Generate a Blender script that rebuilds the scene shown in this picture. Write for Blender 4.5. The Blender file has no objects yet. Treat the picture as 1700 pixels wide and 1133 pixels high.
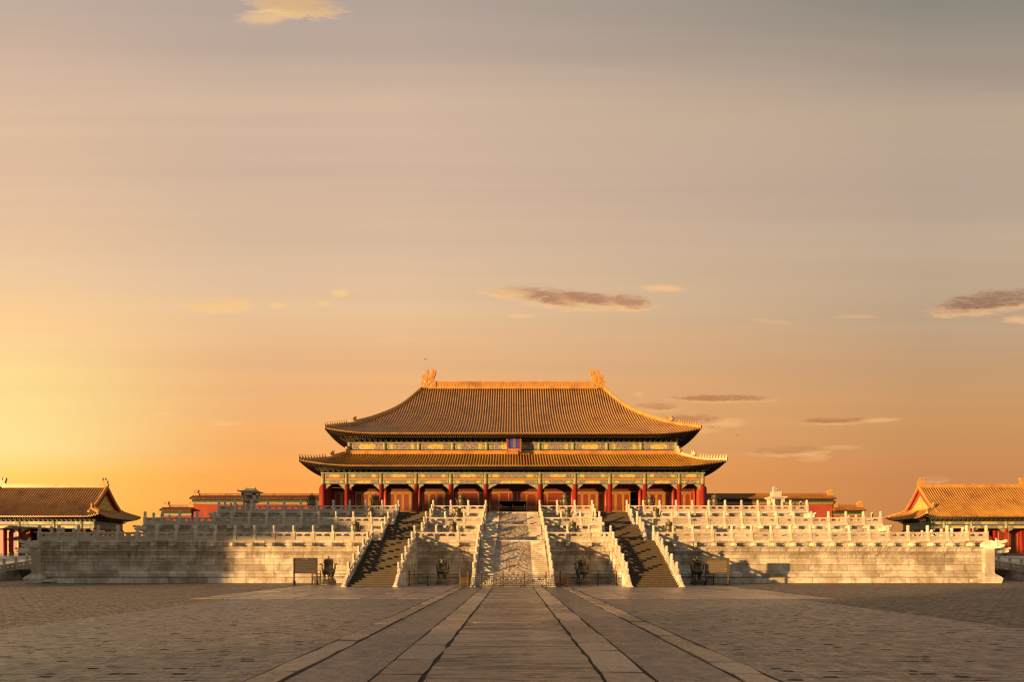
import bpy, math, random
from mathutils import Vector, Matrix, noise as mn
R=math.radians; PI=math.pi
random.seed(7)
sc=bpy.context.scene
COL=sc.collection

# ------------------------------------------------------------ camera / exposure / sun / sky
F=900/1700*36
cam=bpy.data.cameras.new('camera'); camo=bpy.data.objects.new('camera',cam); COL.objects.link(camo)
cam.sensor_width=36; cam.lens=F; cam.clip_end=6000; cam.clip_start=0.1
camo.location=(0,0,2.1); camo.rotation_euler=(PI/2,0,0)
cam.shift_x=-1.5/1700; cam.shift_y=(934-566.5)/1700
sc.camera=camo
sc.view_settings.view_transform='Standard'; sc.view_settings.look='None'; sc.view_settings.gamma=1
EXPO=1.05
sc.view_settings.exposure=EXPO
try: sc.cycles.filter_width=1.3
except Exception: pass
SUN_AZ=R(56.6); SUN_EL=R(2.8)
sl=bpy.data.lights.new('sun','SUN'); sl.energy=5.0; sl.angle=R(0.8); sl.color=(1.0,0.575,0.225)
so=bpy.data.objects.new('sun',sl); COL.objects.link(so)
sd=Vector((math.sin(SUN_AZ)*math.cos(SUN_EL),math.cos(SUN_AZ)*math.cos(SUN_EL),-math.sin(SUN_EL)))
so.rotation_euler=sd.to_track_quat('-Z','Y').to_euler(); so.location=(-60,-40,30)

def lin(c):
    return tuple(((v/255)/12.92 if v/255<=0.04045 else ((v/255+0.055)/1.055)**2.4) for v in c)+(1.0,)

class NT:
    def __init__(s,nt): s.nt=nt
    def n(s,t,ins=None,**kw):
        nd=s.nt.nodes.new(t)
        for k,v in kw.items(): setattr(nd,k,v)
        for k,v in (ins or {}).items(): s.set(nd.inputs[k],v)
        return nd
    def set(s,sock,v):
        if isinstance(v,bpy.types.NodeSocket): s.nt.links.new(v,sock)
        elif isinstance(v,bpy.types.Node): s.nt.links.new(v.outputs[0],sock)
        else: sock.default_value=v
    def m(s,op,a,b=0.0,c=None,clamp=False):
        nd=s.nt.nodes.new('ShaderNodeMath'); nd.operation=op; nd.use_clamp=clamp
        s.set(nd.inputs[0],a); s.set(nd.inputs[1],b)
        if c is not None: s.set(nd.inputs[2],c)
        return nd.outputs[0]
    def mix(s,f,a,b,mode='MIX'):
        nd=s.nt.nodes.new('ShaderNodeMix'); nd.data_type='RGBA'; nd.blend_type=mode
        s.set(nd.inputs[0],f); s.set(nd.inputs[6],a); s.set(nd.inputs[7],b)
        return nd.outputs[2]
    def ramp(s,f,stops,interp='LINEAR'):
        nd=s.nt.nodes.new('ShaderNodeValToRGB'); nd.color_ramp.interpolation=interp
        e=nd.color_ramp.elements
        while len(e)<len(stops): e.new(0.5)
        for i,(p,c) in enumerate(stops):
            e[i].position=p; e[i].color=c if len(c)==4 else tuple(c)+(1,)
        s.set(nd.inputs[0],f); return nd.outputs[0]
    def sstep(s,x,a,b,o0=0.0,o1=1.0):
        nd=s.nt.nodes.new('ShaderNodeMapRange'); nd.interpolation_type='SMOOTHSTEP'
        s.set(nd.inputs[0],x); s.set(nd.inputs[1],a); s.set(nd.inputs[2],b); s.set(nd.inputs[3],o0); s.set(nd.inputs[4],o1)
        return nd.outputs[0]

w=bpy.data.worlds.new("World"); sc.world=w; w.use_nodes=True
T=NT(w.node_tree); w.node_tree.nodes.clear()
tc=T.n('ShaderNodeTexCoord'); sep=T.n('ShaderNodeSeparateXYZ',{0:tc.outputs['Generated']})
X,Y,Z=sep.outputs
hl=T.m('SQRT',T.m('ADD',T.m('MULTIPLY',X,X),T.m('MULTIPLY',Y,Y)))
hl=T.m('MAXIMUM',hl,0.001)
az=T.m('DIVIDE',X,hl); zc=T.m('MAXIMUM',Z,0.0)
# thin horizontal veils; the sky ahead is described by tan(azimuth) and tan(elevation)
ys=T.m('MAXIMUM',Y,0.05)
U=T.m('DIVIDE',X,ys); V=T.m('DIVIDE',zc,ys)
stc=T.n('ShaderNodeCombineXYZ',{0:T.m('MULTIPLY',U,0.8),1:T.m('MULTIPLY',V,13.0),2:0.0})
veil=T.n('ShaderNodeTexNoise',{'Vector':stc,'Scale':1.0,'Detail':5.0,'Roughness':0.55}).outputs[0]
zz=T.m('MULTIPLY',T.m('ADD',V,T.m('MULTIPLY',T.m('SUBTRACT',veil,0.5),0.09)),0.9)
def st(l): return [(min(1,max(0,(934-y)/900*0.9)),lin(c)) for y,c in l]
Lc=T.ramp(zz,st([(934,(255,190,72)),(800,(255,210,98)),(740,(255,228,148)),(650,(255,222,144)),(530,(254,206,146)),(450,(240,200,154)),(350,(228,190,155)),(200,(222,187,158)),(0,(194,170,153))]))
Cc=T.ramp(zz,st([(934,(252,150,58)),(800,(252,164,76)),(700,(243,176,108)),(600,(233,180,128)),(520,(232,192,148)),(430,(219,186,155)),(300,(209,179,154)),(170,(209,181,155)),(90,(190,167,151)),(0,(179,161,149))]))
Rc=T.ramp(zz,st([(934,(196,118,62)),(790,(199,129,74)),(700,(200,144,88)),(600,(195,152,110)),(500,(188,160,130)),(400,(192,167,140)),(330,(184,160,140)),(190,(186,163,140)),(130,(168,150,134)),(0,(141,134,121))]))
f1=T.sstep(U,-1.02,-0.42); f2=T.m('MULTIPLY',T.m('MAXIMUM',T.m('ADD',U,0.2),0.0),1.05,clamp=True)
sky=T.mix(f2,T.mix(f1,Lc,Cc),Rc)
st2=T.n('ShaderNodeCombineXYZ',{0:T.m('MULTIPLY',U,0.6),1:T.m('MULTIPLY',V,26.0),2:3.0})
v2=T.n('ShaderNodeTexNoise',{'Vector':st2,'Scale':1.0,'Detail':4.0,'Roughness':0.5}).outputs[0]
vb=T.m('ADD',1.0,T.m('MULTIPLY',T.m('SUBTRACT',v2,0.5),0.15))
sky=T.n('ShaderNodeVectorMath',{0:sky,1:T.n('ShaderNodeCombineXYZ',{0:vb,1:vb,2:vb}).outputs[0]},operation='MULTIPLY').outputs[0]
# clouds: direction coordinates ahead of the hall (tan azimuth, tan elevation)
cv=T.n('ShaderNodeCombineXYZ',{0:T.m('MULTIPLY',U,19.0),1:T.m('MULTIPLY',V,100.0),2:0.0})
cn=T.n('ShaderNodeTexNoise',{'Vector':cv,'Scale':1.0,'Detail':8.0,'Roughness':0.66,'Distortion':0.7}).outputs[0]
cn2=T.n('ShaderNodeTexNoise',{'Vector':cv,'Scale':4.0,'Detail':4.0,'Roughness':0.6}).outputs[0]
cnn=T.m('ADD',T.m('MULTIPLY',T.m('SUBTRACT',cn,0.5),2.4),T.m('MULTIPLY',T.m('SUBTRACT',cn2,0.5),1.3))
CL=[(490,8,85,22,.10,.35,1),(435,28,50,14,-.05,0,.6),(930,497,115,17,.10,1.0,1),(990,500,70,13,.10,1.0,1),(1045,503,45,14,.12,.85,1),(840,486,50,8,.05,.3,.8),
 (365,508,62,14,-.05,.12,.9),(1645,503,115,19,-.12,1.0,1),(1200,663,95,7,.0,.9,1),(1090,677,48,8,.02,.8,.9),(1150,698,75,10,.0,.85,.9),(1210,703,34,9,-.05,0,.6),
 (1385,700,80,6,-.02,.85,1),(1460,698,40,4,-.03,0,.6),(1310,750,75,9,-.03,.7,.9),(1350,758,34,9,0,0,.55),(1100,479,46,6,.02,0,.8),(565,487,18,7,0,0,.8),(460,508,16,6,0,0,.6),(538,503,14,5,0,0,.6),
 (272,689,30,6,-.05,0,.6),(375,704,36,4,-.03,0,.5),(1690,532,30,7,0,0,.8),(866,525,26,4,0,0,.7),(1400,743,42,4,0,0,.4),(1160,716,40,5,0,0,.4),(1552,796,34,7,0,.5,.7),(1060,655,10,4,0,0,.5),(1280,534,40,4,.1,0,.3),(1420,526,40,4,.0,0,.3)]
bright=T.mix(T.sstep(V,0.2,0.6,0.68,0.9),sky,T.mix(T.sstep(U,-0.2,0.2),lin((255,205,136)),lin((252,194,130))))
dark=T.mix(1.0,sky,(0.66,0.47,0.40,1),'MULTIPLY')
for (px,py,a,b,tilt,dk,al) in CL:
    u0=(px-851.5)/900; v0=(934-py)/900; a/=900; b/=900; b*=1.15
    du=T.m('SUBTRACT',U,u0); dv=T.m('ADD',T.m('SUBTRACT',V,v0),T.m('MULTIPLY',du,tilt))
    qu=T.m('DIVIDE',du,a); qv=T.m('DIVIDE',dv,b)
    q=T.m('ADD',T.m('MULTIPLY',qu,qu),T.m('MULTIPLY',qv,qv))
    q0=q; q=T.m('ADD',q,cnn)
    al_=T.m('MULTIPLY',T.sstep(q,1.15,-0.15),al)
    if dk>0:
        q2=T.m('SUBTRACT',T.m('ADD',q0,T.m('MULTIPLY',cnn,0.75)),T.m('MULTIPLY',qv,0.7))
        dkf=T.m('MULTIPLY',T.sstep(q2,1.0,0.1),dk)
        col=T.mix(dkf,bright,dark)
    else: col=bright
    sky=T.mix(al_,sky,col)
# the sky behind the viewer and below the horizon
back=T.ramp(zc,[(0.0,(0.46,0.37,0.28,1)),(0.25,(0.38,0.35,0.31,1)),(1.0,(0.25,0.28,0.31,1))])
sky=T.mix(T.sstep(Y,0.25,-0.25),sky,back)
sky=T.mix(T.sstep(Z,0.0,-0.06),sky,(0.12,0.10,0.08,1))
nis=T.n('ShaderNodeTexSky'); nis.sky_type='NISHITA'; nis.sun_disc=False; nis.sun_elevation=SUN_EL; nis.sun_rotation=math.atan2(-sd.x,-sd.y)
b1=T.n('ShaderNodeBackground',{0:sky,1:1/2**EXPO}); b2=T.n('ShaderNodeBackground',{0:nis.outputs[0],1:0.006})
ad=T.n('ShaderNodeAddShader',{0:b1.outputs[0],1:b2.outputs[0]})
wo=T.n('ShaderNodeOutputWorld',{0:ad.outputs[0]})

# ------------------------------------------------------------ materials
def newmat(name,rough=0.7,metal=0.0,spec=0.5):
    m=bpy.data.materials.new(name); m.use_nodes=True
    t=NT(m.node_tree); b=m.node_tree.nodes['Principled BSDF']
    b.inputs['Roughness'].default_value=rough; b.inputs['Metallic'].default_value=metal
    b.inputs['Specular IOR Level'].default_value=spec
    return m,t,b
def bump(t,b,h,strength=0.5,dist=0.02):
    bn=t.n('ShaderNodeBump',{'Height':h,'Strength':strength,'Distance':dist}); t.set(b.inputs['Normal'],bn.outputs[0])
def plain(name,c,rough=0.7,metal=0.0,var=0.25,scale=3.0,bs=0.3,spec=0.5):
    m,t,b=newmat(name,rough,metal,spec)
    co=t.n('ShaderNodeTexCoord').outputs['Object']
    nz=t.n('ShaderNodeTexNoise',{'Vector':co,'Scale':scale,'Detail':6.0,'Roughness':0.6}).outputs[0]
    c2=tuple(v*(1-var) for v in c); c1=tuple(min(1,v*(1+var)) for v in c)
    t.set(b.inputs['Base Color'],t.ramp(nz,[(0.3,c2+(1,)),(0.7,c1+(1,))]))
    if bs: bump(t,b,nz,bs,0.02)
    return m

def marble(name,joints=True,dirt=1.0,tone=(0.74,0.67,0.53)):
    m,t,b=newmat(name,0.72,spec=0.35)
    co=t.n('ShaderNodeTexCoord').outputs['Object']; sp=t.n('ShaderNodeSeparateXYZ',{0:co})
    h=t.m('ADD',sp.outputs[0],sp.outputs[1])
    v=t.n('ShaderNodeCombineXYZ',{0:h,1:sp.outputs[2],2:0.0}).outputs[0]
    st=t.n('ShaderNodeCombineXYZ',{0:t.m('MULTIPLY',h,1.0),1:t.m('MULTIPLY',sp.outputs[2],0.30),2:0.0}).outputs[0]
    streak=t.n('ShaderNodeTexNoise',{'Vector':st,'Scale':1.6,'Detail':7.0,'Roughness':0.68}).outputs[0]
    blot=t.n('ShaderNodeTexNoise',{'Vector':co,'Scale':0.55,'Detail':8.0,'Roughness':0.65}).outputs[0]
    fine=t.n('ShaderNodeTexNoise',{'Vector':co,'Scale':9.0,'Detail':5.0,'Roughness':0.7}).outputs[0]
    light=tone+(1,); mid=tuple(a*f for a,f in zip(tone,(0.66,0.62,0.58)))+(1,); dk=(tone[0]*.36,tone[1]*.33,tone[2]*.28,1)
    c=t.mix(t.sstep(blot,0.44,0.56),mid,light)
    c=t.mix(t.m('MULTIPLY',t.sstep(streak,0.50,0.70),0.85*dirt),c,dk)
    c=t.mix(t.m('MULTIPLY',t.sstep(fine,0.55,0.8),0.35*dirt),c,dk)
    if joints:
        st3=t.n('ShaderNodeCombineXYZ',{0:t.m('MULTIPLY',h,5.0),1:t.m('MULTIPLY',sp.outputs[2],0.25),2:4.0}).outputs[0]
        rs=t.n('ShaderNodeTexNoise',{'Vector':st3,'Scale':1.0,'Detail':4.0,'Roughness':0.6}).outputs[0]
        k=t.m('MULTIPLY',t.sstep(rs,0.50,0.62),t.sstep(sp.outputs[2],1.2,3.9,0.10,0.6))
        c=t.mix(k,c,dk)
    oi=t.n('ShaderNodeObjectInfo').outputs['Random']
    c=t.mix(1.0,c,t.ramp(oi,[(0.0,(0.80,0.78,0.74,1)),(0.5,(0.95,0.94,0.92,1)),(1.0,(1.06,1.06,1.04,1))]),'MULTIPLY')
    hgt=fine
    if joints:
        br=t.n('ShaderNodeTexBrick',{'Vector':v,'Color1':(1,1,1,1),'Color2':(0.60,0.57,0.52,1),'Mortar':(0.22,0.2,0.17,1),'Scale':1.0,'Mortar Size':0.016,'Mortar Smooth':0.4,'Bias':-0.2,'Brick Width':1.95,'Row Height':0.62},offset=0.45)
        c=t.mix(1.0,c,br.outputs[0],'MULTIPLY')
        hgt=t.m('SUBTRACT',t.m('MULTIPLY',fine,0.5),t.m('MULTIPLY',br.outputs[1],1.0))
    t.set(b.inputs['Base Color'],c); bump(t,b,hgt,0.55,0.03)
    return m
M={}
M['marble']=marble('weathered marble blocks')
M['marble_p']=marble('weathered marble carved',False,0.8,(0.66,0.59,0.46))
M['marble_d']=marble('shaded marble risers',False,1.0,(0.34,0.30,0.24))  # same stone as the treads, darkened: step shade put into the riser colour
M['marble_r']=marble('carved ramp stone',False,0.9,(0.43,0.34,0.235))
M['marble_c']=marble('pale marble',False,0.4,(0.76,0.69,0.55))

def tile_mat(name,c=(0.37,0.175,0.026)):
    m,t,b=newmat(name,0.36,spec=0.55)
    co=t.n('ShaderNodeTexCoord').outputs['Object']
    n1=t.n('ShaderNodeTexNoise',{'Vector':co,'Scale':0.35,'Detail':6.0,'Roughness':0.6}).outputs[0]
    n2=t.n('ShaderNodeTexNoise',{'Vector':co,'Scale':0.9,'Detail':3.0,'Roughness':0.6}).outputs[0]
    wv=t.n('ShaderNodeTexWave',{'Vector':co,'Scale':0.9,'Distortion':0.4,'Detail':1.0},wave_type='BANDS',bands_direction='Z').outputs[0]
    d=tuple(v*f for v,f in zip(c,(0.42,0.36,0.6)))+(1,); br=tuple(min(1,v*f) for v,f in zip(c,(1.15,1.25,1.2)))+(1,)
    col=t.mix(t.sstep(n2,0.35,0.68),c+(1,),br); col=t.mix(t.m('MULTIPLY',t.sstep(n1,0.45,0.7),0.55),col,d)
    t.set(b.inputs['Base Color'],col); t.set(b.inputs['Roughness'],t.sstep(n2,0.2,0.8,0.25,0.5)); b.inputs['Coat Weight'].default_value=0.3 if c[0]>.3 else 0.0; b.inputs['Coat Roughness'].default_value=0.2; bump(t,b,n2,0.25,0.03)
    return m
M['tile_w']=tile_mat('dusty coping tile',(0.27,0.105,0.018)); M['tile']=tile_mat('glazed yellow tile'); M['tile_g']=tile_mat('shaded gutter tile',(0.035,0.015,0.006)); M['ridge']=tile_mat('glazed ridge tile',(0.46,0.215,0.04))  # tile_g: shade between the ribs put into a near-black gutter colour
M['red']=plain('red lacquer',(0.27,0.022,0.010),0.5,var=0.2,scale=2,bs=0.1)
M['redwall']=plain('red plaster',(0.30,0.050,0.020),0.9,var=0.22,scale=0.9,bs=0.3)
M['darkwood']=plain('dark painted wood',(0.05,0.028,0.015),0.8,var=0.4,scale=4)
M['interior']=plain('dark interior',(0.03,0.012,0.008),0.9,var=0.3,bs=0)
M['gold']=plain('gilded paint',(0.48,0.28,0.05),0.42,0.25,var=0.3,scale=8)
M['orange']=plain('orange painted strip',(0.50,0.19,0.03),0.6,var=0.3,scale=6)
M['green']=plain('green painted wood',(0.035,0.16,0.09),0.6,var=0.35,scale=5)
M['bronze']=plain('aged bronze',(0.12,0.10,0.055),0.45,0.5,var=0.45,scale=5,bs=0.4)
M['pedestal']=plain('weathered bronze grey stone',(0.19,0.16,0.10),0.7,var=0.4,scale=5)
M['iron']=plain('dark iron',(0.03,0.024,0.018),0.5,0.6,var=0.3,scale=9)
M['brass']=plain('dull brass rail',(0.10,0.062,0.026),0.42,0.7,var=0.3,scale=9)
M['board']=plain('dark brown board',(0.018,0.011,0.006),0.7,var=0.15,scale=6,bs=0.1)
M['board2']=plain('bronze brown board',(0.10,0.07,0.035),0.45,0.1,var=0.2,scale=6,bs=0.1)  # body and frame of the right board, a lighter brown
M['letter']=plain('pale lettering',(0.15,0.135,0.11),0.6,var=0.1,bs=0)
M['rafter_end']=plain('painted rafter ends',(0.13,0.10,0.03),0.6,var=0.3,bs=0)
M['dkgold']=plain('dark gilding',(0.16,0.09,0.025),0.6,var=0.4,scale=8,bs=0)  # bracket gilding, darker than the gilded paint
M['joint']=plain('earth in joints',(0.035,0.027,0.018),0.95,var=0.4,scale=6,bs=0)
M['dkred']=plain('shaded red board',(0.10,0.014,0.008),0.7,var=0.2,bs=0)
M['redline']=plain('red lettering',(0.4,0.06,0.03),0.6,var=0.1,bs=0)
M['blue']=plain('blue name board',(0.035,0.06,0.36),0.5,var=0.2,scale=3,bs=0.1)
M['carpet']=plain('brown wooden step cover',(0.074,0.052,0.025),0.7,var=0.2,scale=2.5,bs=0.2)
M['carpet_e']=plain('shaded step cover strip',(0.030,0.020,0.010),0.7,var=0.22,scale=2.5,bs=0.1)  # dark strip under each nosing: the step's shadow line drawn in colour
M['greybrick']=plain('grey brick base',(0.22,0.2,0.17),0.9,var=0.25,scale=3)
M['green_tile']=plain('green glazed band',(0.06,0.22,0.05),0.4,var=0.4,scale=4)
M['bird']=plain('dark feathers',(0.03,0.03,0.03),0.8,var=0.1,bs=0)

def painted(name,cols,sc_=2.6,gold=0.5):
    m,t,b=newmat(name,0.55)
    co=t.n('ShaderNodeTexCoord').outputs['Object']
    vo=t.n('ShaderNodeTexVoronoi',{'Vector':co,'Scale':sc_,'Randomness':0.75}); 
    n=t.n('ShaderNodeTexNoise',{'Vector':co,'Scale':sc_*2.3,'Detail':3.0}).outputs[0]
    k=t.n('ShaderNodeSeparateColor',{0:vo.outputs['Color']}).outputs[0]
    c=t.mix(t.sstep(k,0.45,0.5),cols[0]+(1,),cols[1]+(1,))
    c=t.mix(t.sstep(n,gold,gold+0.06),c,cols[2]+(1,))
    t.set(b.inputs['Base Color'],c); bump(t,b,n,0.2,0.01); return m
M['p_mix']=painted('painted beam dragons',((0.12,0.13,0.17),(0.05,0.18,0.13),(0.42,0.30,0.09)),2.4,0.53)
M['p_gold']=painted('gold dragon cartouche',((0.26,0.20,0.06),(0.44,0.34,0.07),(0.60,0.46,0.13)),3.0,0.47)
M['p_violet']=painted('muted violet cartouche',((0.20,0.14,0.13),(0.13,0.12,0.20),(0.44,0.31,0.10)),3.0,0.52)
M['p_pale']=painted('pale painted border',((0.15,0.18,0.13),(0.04,0.17,0.13),(0.40,0.31,0.13)),4.0,0.45)
M['p_blue']=painted('blue painted square',((0.05,0.08,0.30),(0.10,0.10,0.30),(0.55,0.40,0.10)),5.0,0.6)
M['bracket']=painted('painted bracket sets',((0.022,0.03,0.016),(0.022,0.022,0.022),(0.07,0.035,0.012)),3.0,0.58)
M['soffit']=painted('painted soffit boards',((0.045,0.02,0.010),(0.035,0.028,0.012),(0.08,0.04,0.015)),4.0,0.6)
M['bead']=painted('capital painting',((0.09,0.22,0.13),(0.22,0.22,0.15),(0.50,0.34,0.12)),4.0,0.5)

def lattice():
    m,t,b=newmat('red lattice',0.5)
    co=t.n('ShaderNodeTexCoord').outputs['Object']; s=t.n('ShaderNodeSeparateXYZ',{0:co})
    a=t.m('ADD',s.outputs[0],s.outputs[2]); c_=t.m('SUBTRACT',s.outputs[0],s.outputs[2])
    f=3.6
    l1=t.m('ABSOLUTE',t.m('SUBTRACT',t.m('FRACT',t.m('MULTIPLY',a,f)),0.5)); l2=t.m('ABSOLUTE',t.m('SUBTRACT',t.m('FRACT',t.m('MULTIPLY',c_,f)),0.5))
    mn_=t.m('MINIMUM',l1,l2)
    c=t.mix(t.sstep(mn_,0.08,0.14),(0.36,0.06,0.012,1),(0.085,0.011,0.005,1))
    t.set(b.inputs['Base Color'],c); bump(t,b,mn_,-0.4,0.03); return m
M['lattice']=lattice()

def stone_floor(name,bw,rh,c1,c2,mort,ms,rough,bs,offset=0.5,scale_n=4.0,dark=0.5,gap=0.0,grooves=False,distort=0.0,spots=0.0,tilt=1.1):
    m,t,b=newmat(name,rough,spec=0.45)
    co=t.n('ShaderNodeTexCoord').outputs['Object']
    n0=t.n('ShaderNodeTexNoise',{'Vector':co,'Scale':0.9,'Detail':4.0})
    v=co
    if distort:
        s2=t.n('ShaderNodeVectorMath',{0:n0.outputs[1],1:(0.5,0.5,0.5)},operation='SUBTRACT')
        s3=t.n('ShaderNodeVectorMath',{0:s2.outputs[0],'Scale':distort},operation='SCALE')
        v=t.n('ShaderNodeVectorMath',{0:co,1:s3.outputs[0]},operation='ADD').outputs[0]
    br=t.n('ShaderNodeTexBrick',{'Vector':v,'Color1':c1+(1,),'Color2':c2+(1,),'Mortar':mort+(1,),'Scale':1.0,'Mortar Size':ms,'Mortar Smooth':0.3,'Bias':0.0,'Brick Width':bw,'Row Height':rh},offset=offset)
    nf=t.n('ShaderNodeTexNoise',{'Vector':co,'Scale':scale_n,'Detail':7.0,'Roughness':0.7}).outputs[0]
    big=t.n('ShaderNodeTexNoise',{'Vector':co,'Scale':0.12,'Detail':5.0,'Roughness':0.6}).outputs[0]
    c=br.outputs[0]
    dk=tuple(x*0.35 for x in c1)+(1,); lt=tuple(x*1.7 for x in c1)+(1,)
    c=t.mix(t.m('MULTIPLY',t.sstep(nf,0.48,0.72),dark),c,dk)
    c=t.mix(t.m('MULTIPLY',t.sstep(nf,0.5,0.3),0.30),c,lt)
    c=t.mix(t.m('MULTIPLY',t.sstep(big,0.42,0.66),0.35),c,lt)
    h=t.m('SUBTRACT',t.m('MULTIPLY',nf,1.2),br.outputs[1])
    hf=t.n('ShaderNodeTexNoise',{'Vector':co,'Scale':20.0,'Detail':3.0,'Roughness':0.6}).outputs[0]
    if spots: h=t.m('ADD',h,t.m('MULTIPLY',hf,0.75 if spots>.7 else 0.5))
    else: h=t.m('ADD',h,t.m('MULTIPLY',hf,0.25))
    if spots:
        s=t.n('ShaderNodeSeparateXYZ',{0:co})
        fy=t.m('MULTIPLY',s.outputs[1],1/0.26); row=t.m('FLOOR',fy)
        fx=t.m('ADD',t.m('MULTIPLY',s.outputs[0],1/0.3),t.m('MULTIPLY',row,0.37)); 
        wn=t.n('ShaderNodeTexWhiteNoise',{'Vector':t.n('ShaderNodeCombineXYZ',{0:t.m('FLOOR',fx),1:row,2:0.0}).outputs[0]},noise_dimensions='3D')
        wc=t.n('ShaderNodeSeparateColor',{0:wn.outputs[1]})
        on=t.m('GREATER_THAN',t.m('ADD',wc.outputs[0],t.m('MULTIPLY',t.m('SUBTRACT',big,0.5),0.40)),0.88)
        yy=t.m('FRACT',fy); hh=t.m('ADD',0.16,t.m('MULTIPLY',wc.outputs[1],0.30))
        xx_=t.m('ABSOLUTE',t.m('SUBTRACT',t.m('FRACT',fx),0.5)); ww=t.m('ADD',0.25,t.m('MULTIPLY',wc.outputs[2],0.25))
        dm=t.m('MULTIPLY',on,t.m('MULTIPLY',t.m('LESS_THAN',yy,hh),t.m('LESS_THAN',xx_,ww)))
        c=t.mix(t.m('MULTIPLY',dm,0.85),c,(0.02,0.014,0.009,1)); h=t.m('SUBTRACT',h,t.m('MULTIPLY',dm,1.2))
        # missing / sunken bricks here and there
        s=t.n('ShaderNodeSeparateXYZ',{0:co})
        cell=t.n('ShaderNodeCombineXYZ',{0:t.m('MULTIPLY',s.outputs[0],1.5),1:t.m('MULTIPLY',s.outputs[1],3.6),2:0.0}).outputs[0]
        pit=t.n('ShaderNodeTexNoise',{'Vector':cell,'Scale':1.0,'Detail':2.0}).outputs[0]
        pf=t.sstep(pit,0.55,0.60)
        c=t.mix(t.m('MULTIPLY',pf,spots),c,(0.03,0.022,0.014,1)); h=t.m('SUBTRACT',h,t.m('MULTIPLY',pf,2.5))
    if grooves:
        s=t.n('ShaderNodeSeparateXYZ',{0:co})
        vv=t.n('ShaderNodeCombineXYZ',{0:t.m('MULTIPLY',s.outputs[0],0.35),1:t.m('MULTIPLY',s.outputs[1],3.4),2:0.0}).outputs[0]
        g=t.n('ShaderNodeTexNoise',{'Vector':vv,'Scale':1.0,'Detail':3.0,'Roughness':0.5,'Distortion':0.3}).outputs[0]
        gl=t.m('ABSOLUTE',t.m('SUBTRACT',g,0.5)); gm=t.m('MULTIPLY',t.sstep(gl,0.045,0.005),t.sstep(big,0.68,0.5))
        c=t.mix(t.m('MULTIPLY',gm,0.75),c,(0.035,0.028,0.02,1)); h=t.m('SUBTRACT',h,t.m('MULTIPLY',gm,1.6))
    t.set(b.inputs['Base Color'],c); t.set(b.inputs['Roughness'],t.sstep(nf,0.3,0.75,rough-0.13,rough+0.12))
    if spots: t.set(b.inputs['Specular IOR Level'],t.m('MULTIPLY',t.m('SUBTRACT',1.0,dm),0.45))
    bump(t,b,h,min(bs,1.0),0.10 if spots else 0.05)
    # uneven stone faces: every few centimetres the surface tilts a little
    n3=t.n('ShaderNodeTexNoise',{'Vector':co,'Scale':7.0,'Detail':4.0,'Roughness':0.75}).outputs[1]
    sub=t.n('ShaderNodeVectorMath',{0:n3,1:(0.5,0.5,0.5)},operation='SUBTRACT')
    k=tilt
    mul=t.n('ShaderNodeVectorMath',{0:sub.outputs[0],1:(k,k,0.0)},operation='MULTIPLY')
    base=b.inputs['Normal'].links[0].from_socket
    ad_=t.n('ShaderNodeVectorMath',{0:base,1:mul.outputs[0]},operation='ADD')
    nm_=t.n('ShaderNodeVectorMath',{0:ad_.outputs[0]},operation='NORMALIZE')
    t.set(b.inputs['Normal'],nm_.outputs[0])
    return m
M['g_rough']=stone_floor('worn courtyard brick',0.46,0.24,(0.25,0.185,0.125),(0.38,0.285,0.19),(0.10,0.07,0.045),0.03,0.62,1.0,scale_n=7.0,dark=0.5,spots=0.6,distort=0.3,tilt=6.0)
M['g_smooth']=stone_floor('smooth grey brick',0.5,0.26,(0.17,0.145,0.130),(0.215,0.185,0.165),(0.06,0.05,0.04),0.018,0.44,0.5,scale_n=2.2,dark=0.4,spots=0.35,tilt=1.6)
M['slab']=stone_floor('big stone slabs',2.1,1.15,(0.20,0.16,0.135),(0.29,0.24,0.20),(0.035,0.028,0.02),0.03,0.48,0.5,scale_n=2.0,dark=0.3,distort=0.12)
M['strip']=stone_floor('edge stone slabs',50,2.1,(0.17,0.145,0.125),(0.31,0.265,0.23),(0.04,0.03,0.02),0.03,0.55,0.6,offset=0.0,scale_n=5.0,dark=0.35,distort=0.07)
M['way']=stone_floor('imperial way flagstones',50,1.25,(0.15,0.122,0.10),(0.24,0.195,0.165),(0.035,0.028,0.02),0.035,0.48,0.7,offset=0.0,scale_n=2.6,dark=0.45,grooves=True,distort=0.15)
def floor_tone(name,k,**kw): return stone_floor(name,60,60,tuple(v*k for v in (0.31,0.25,0.20)),tuple(v*k for v in (0.31,0.25,0.20)),(0.1,.08,.06),.0,kw.pop('rough',.38),kw.pop('bs',.6),**kw)
M['way']=floor_tone('worn flagstone',.80,grooves=True,scale_n=2.6); M['way2']=floor_tone('pale worn flagstone',1.0,grooves=True,scale_n=2.2); M['way3']=floor_tone('dark worn flagstone',.62,grooves=True,scale_n=3)
M['strip']=floor_tone('edge slab',.85,scale_n=5.0); M['strip2']=floor_tone('pale edge slab',1.02,scale_n=5.0); M['strip3']=floor_tone('dark edge slab',.6,scale_n=4.0)
M['slab']=floor_tone('apron slab',.80,scale_n=2.0,rough=.38); M['slab2']=floor_tone('pale apron slab',.93,scale_n=2.0,rough=.36); M['slab3']=floor_tone('dark apron slab',.68,scale_n=2.5,rough=.4)
M['lane']=stone_floor('dark brick lane',0.4,0.2,(0.155,0.130,0.115),(0.20,0.168,0.148),(0.06,0.05,0.04),0.015,0.45,0.35,scale_n=2.2,dark=0.4)
M['deck']=stone_floor('terrace deck',1.1,0.6,(0.32,0.28,0.23),(0.38,0.34,0.28),(0.1,0.08,0.06),0.02,0.75,0.4)

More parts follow.
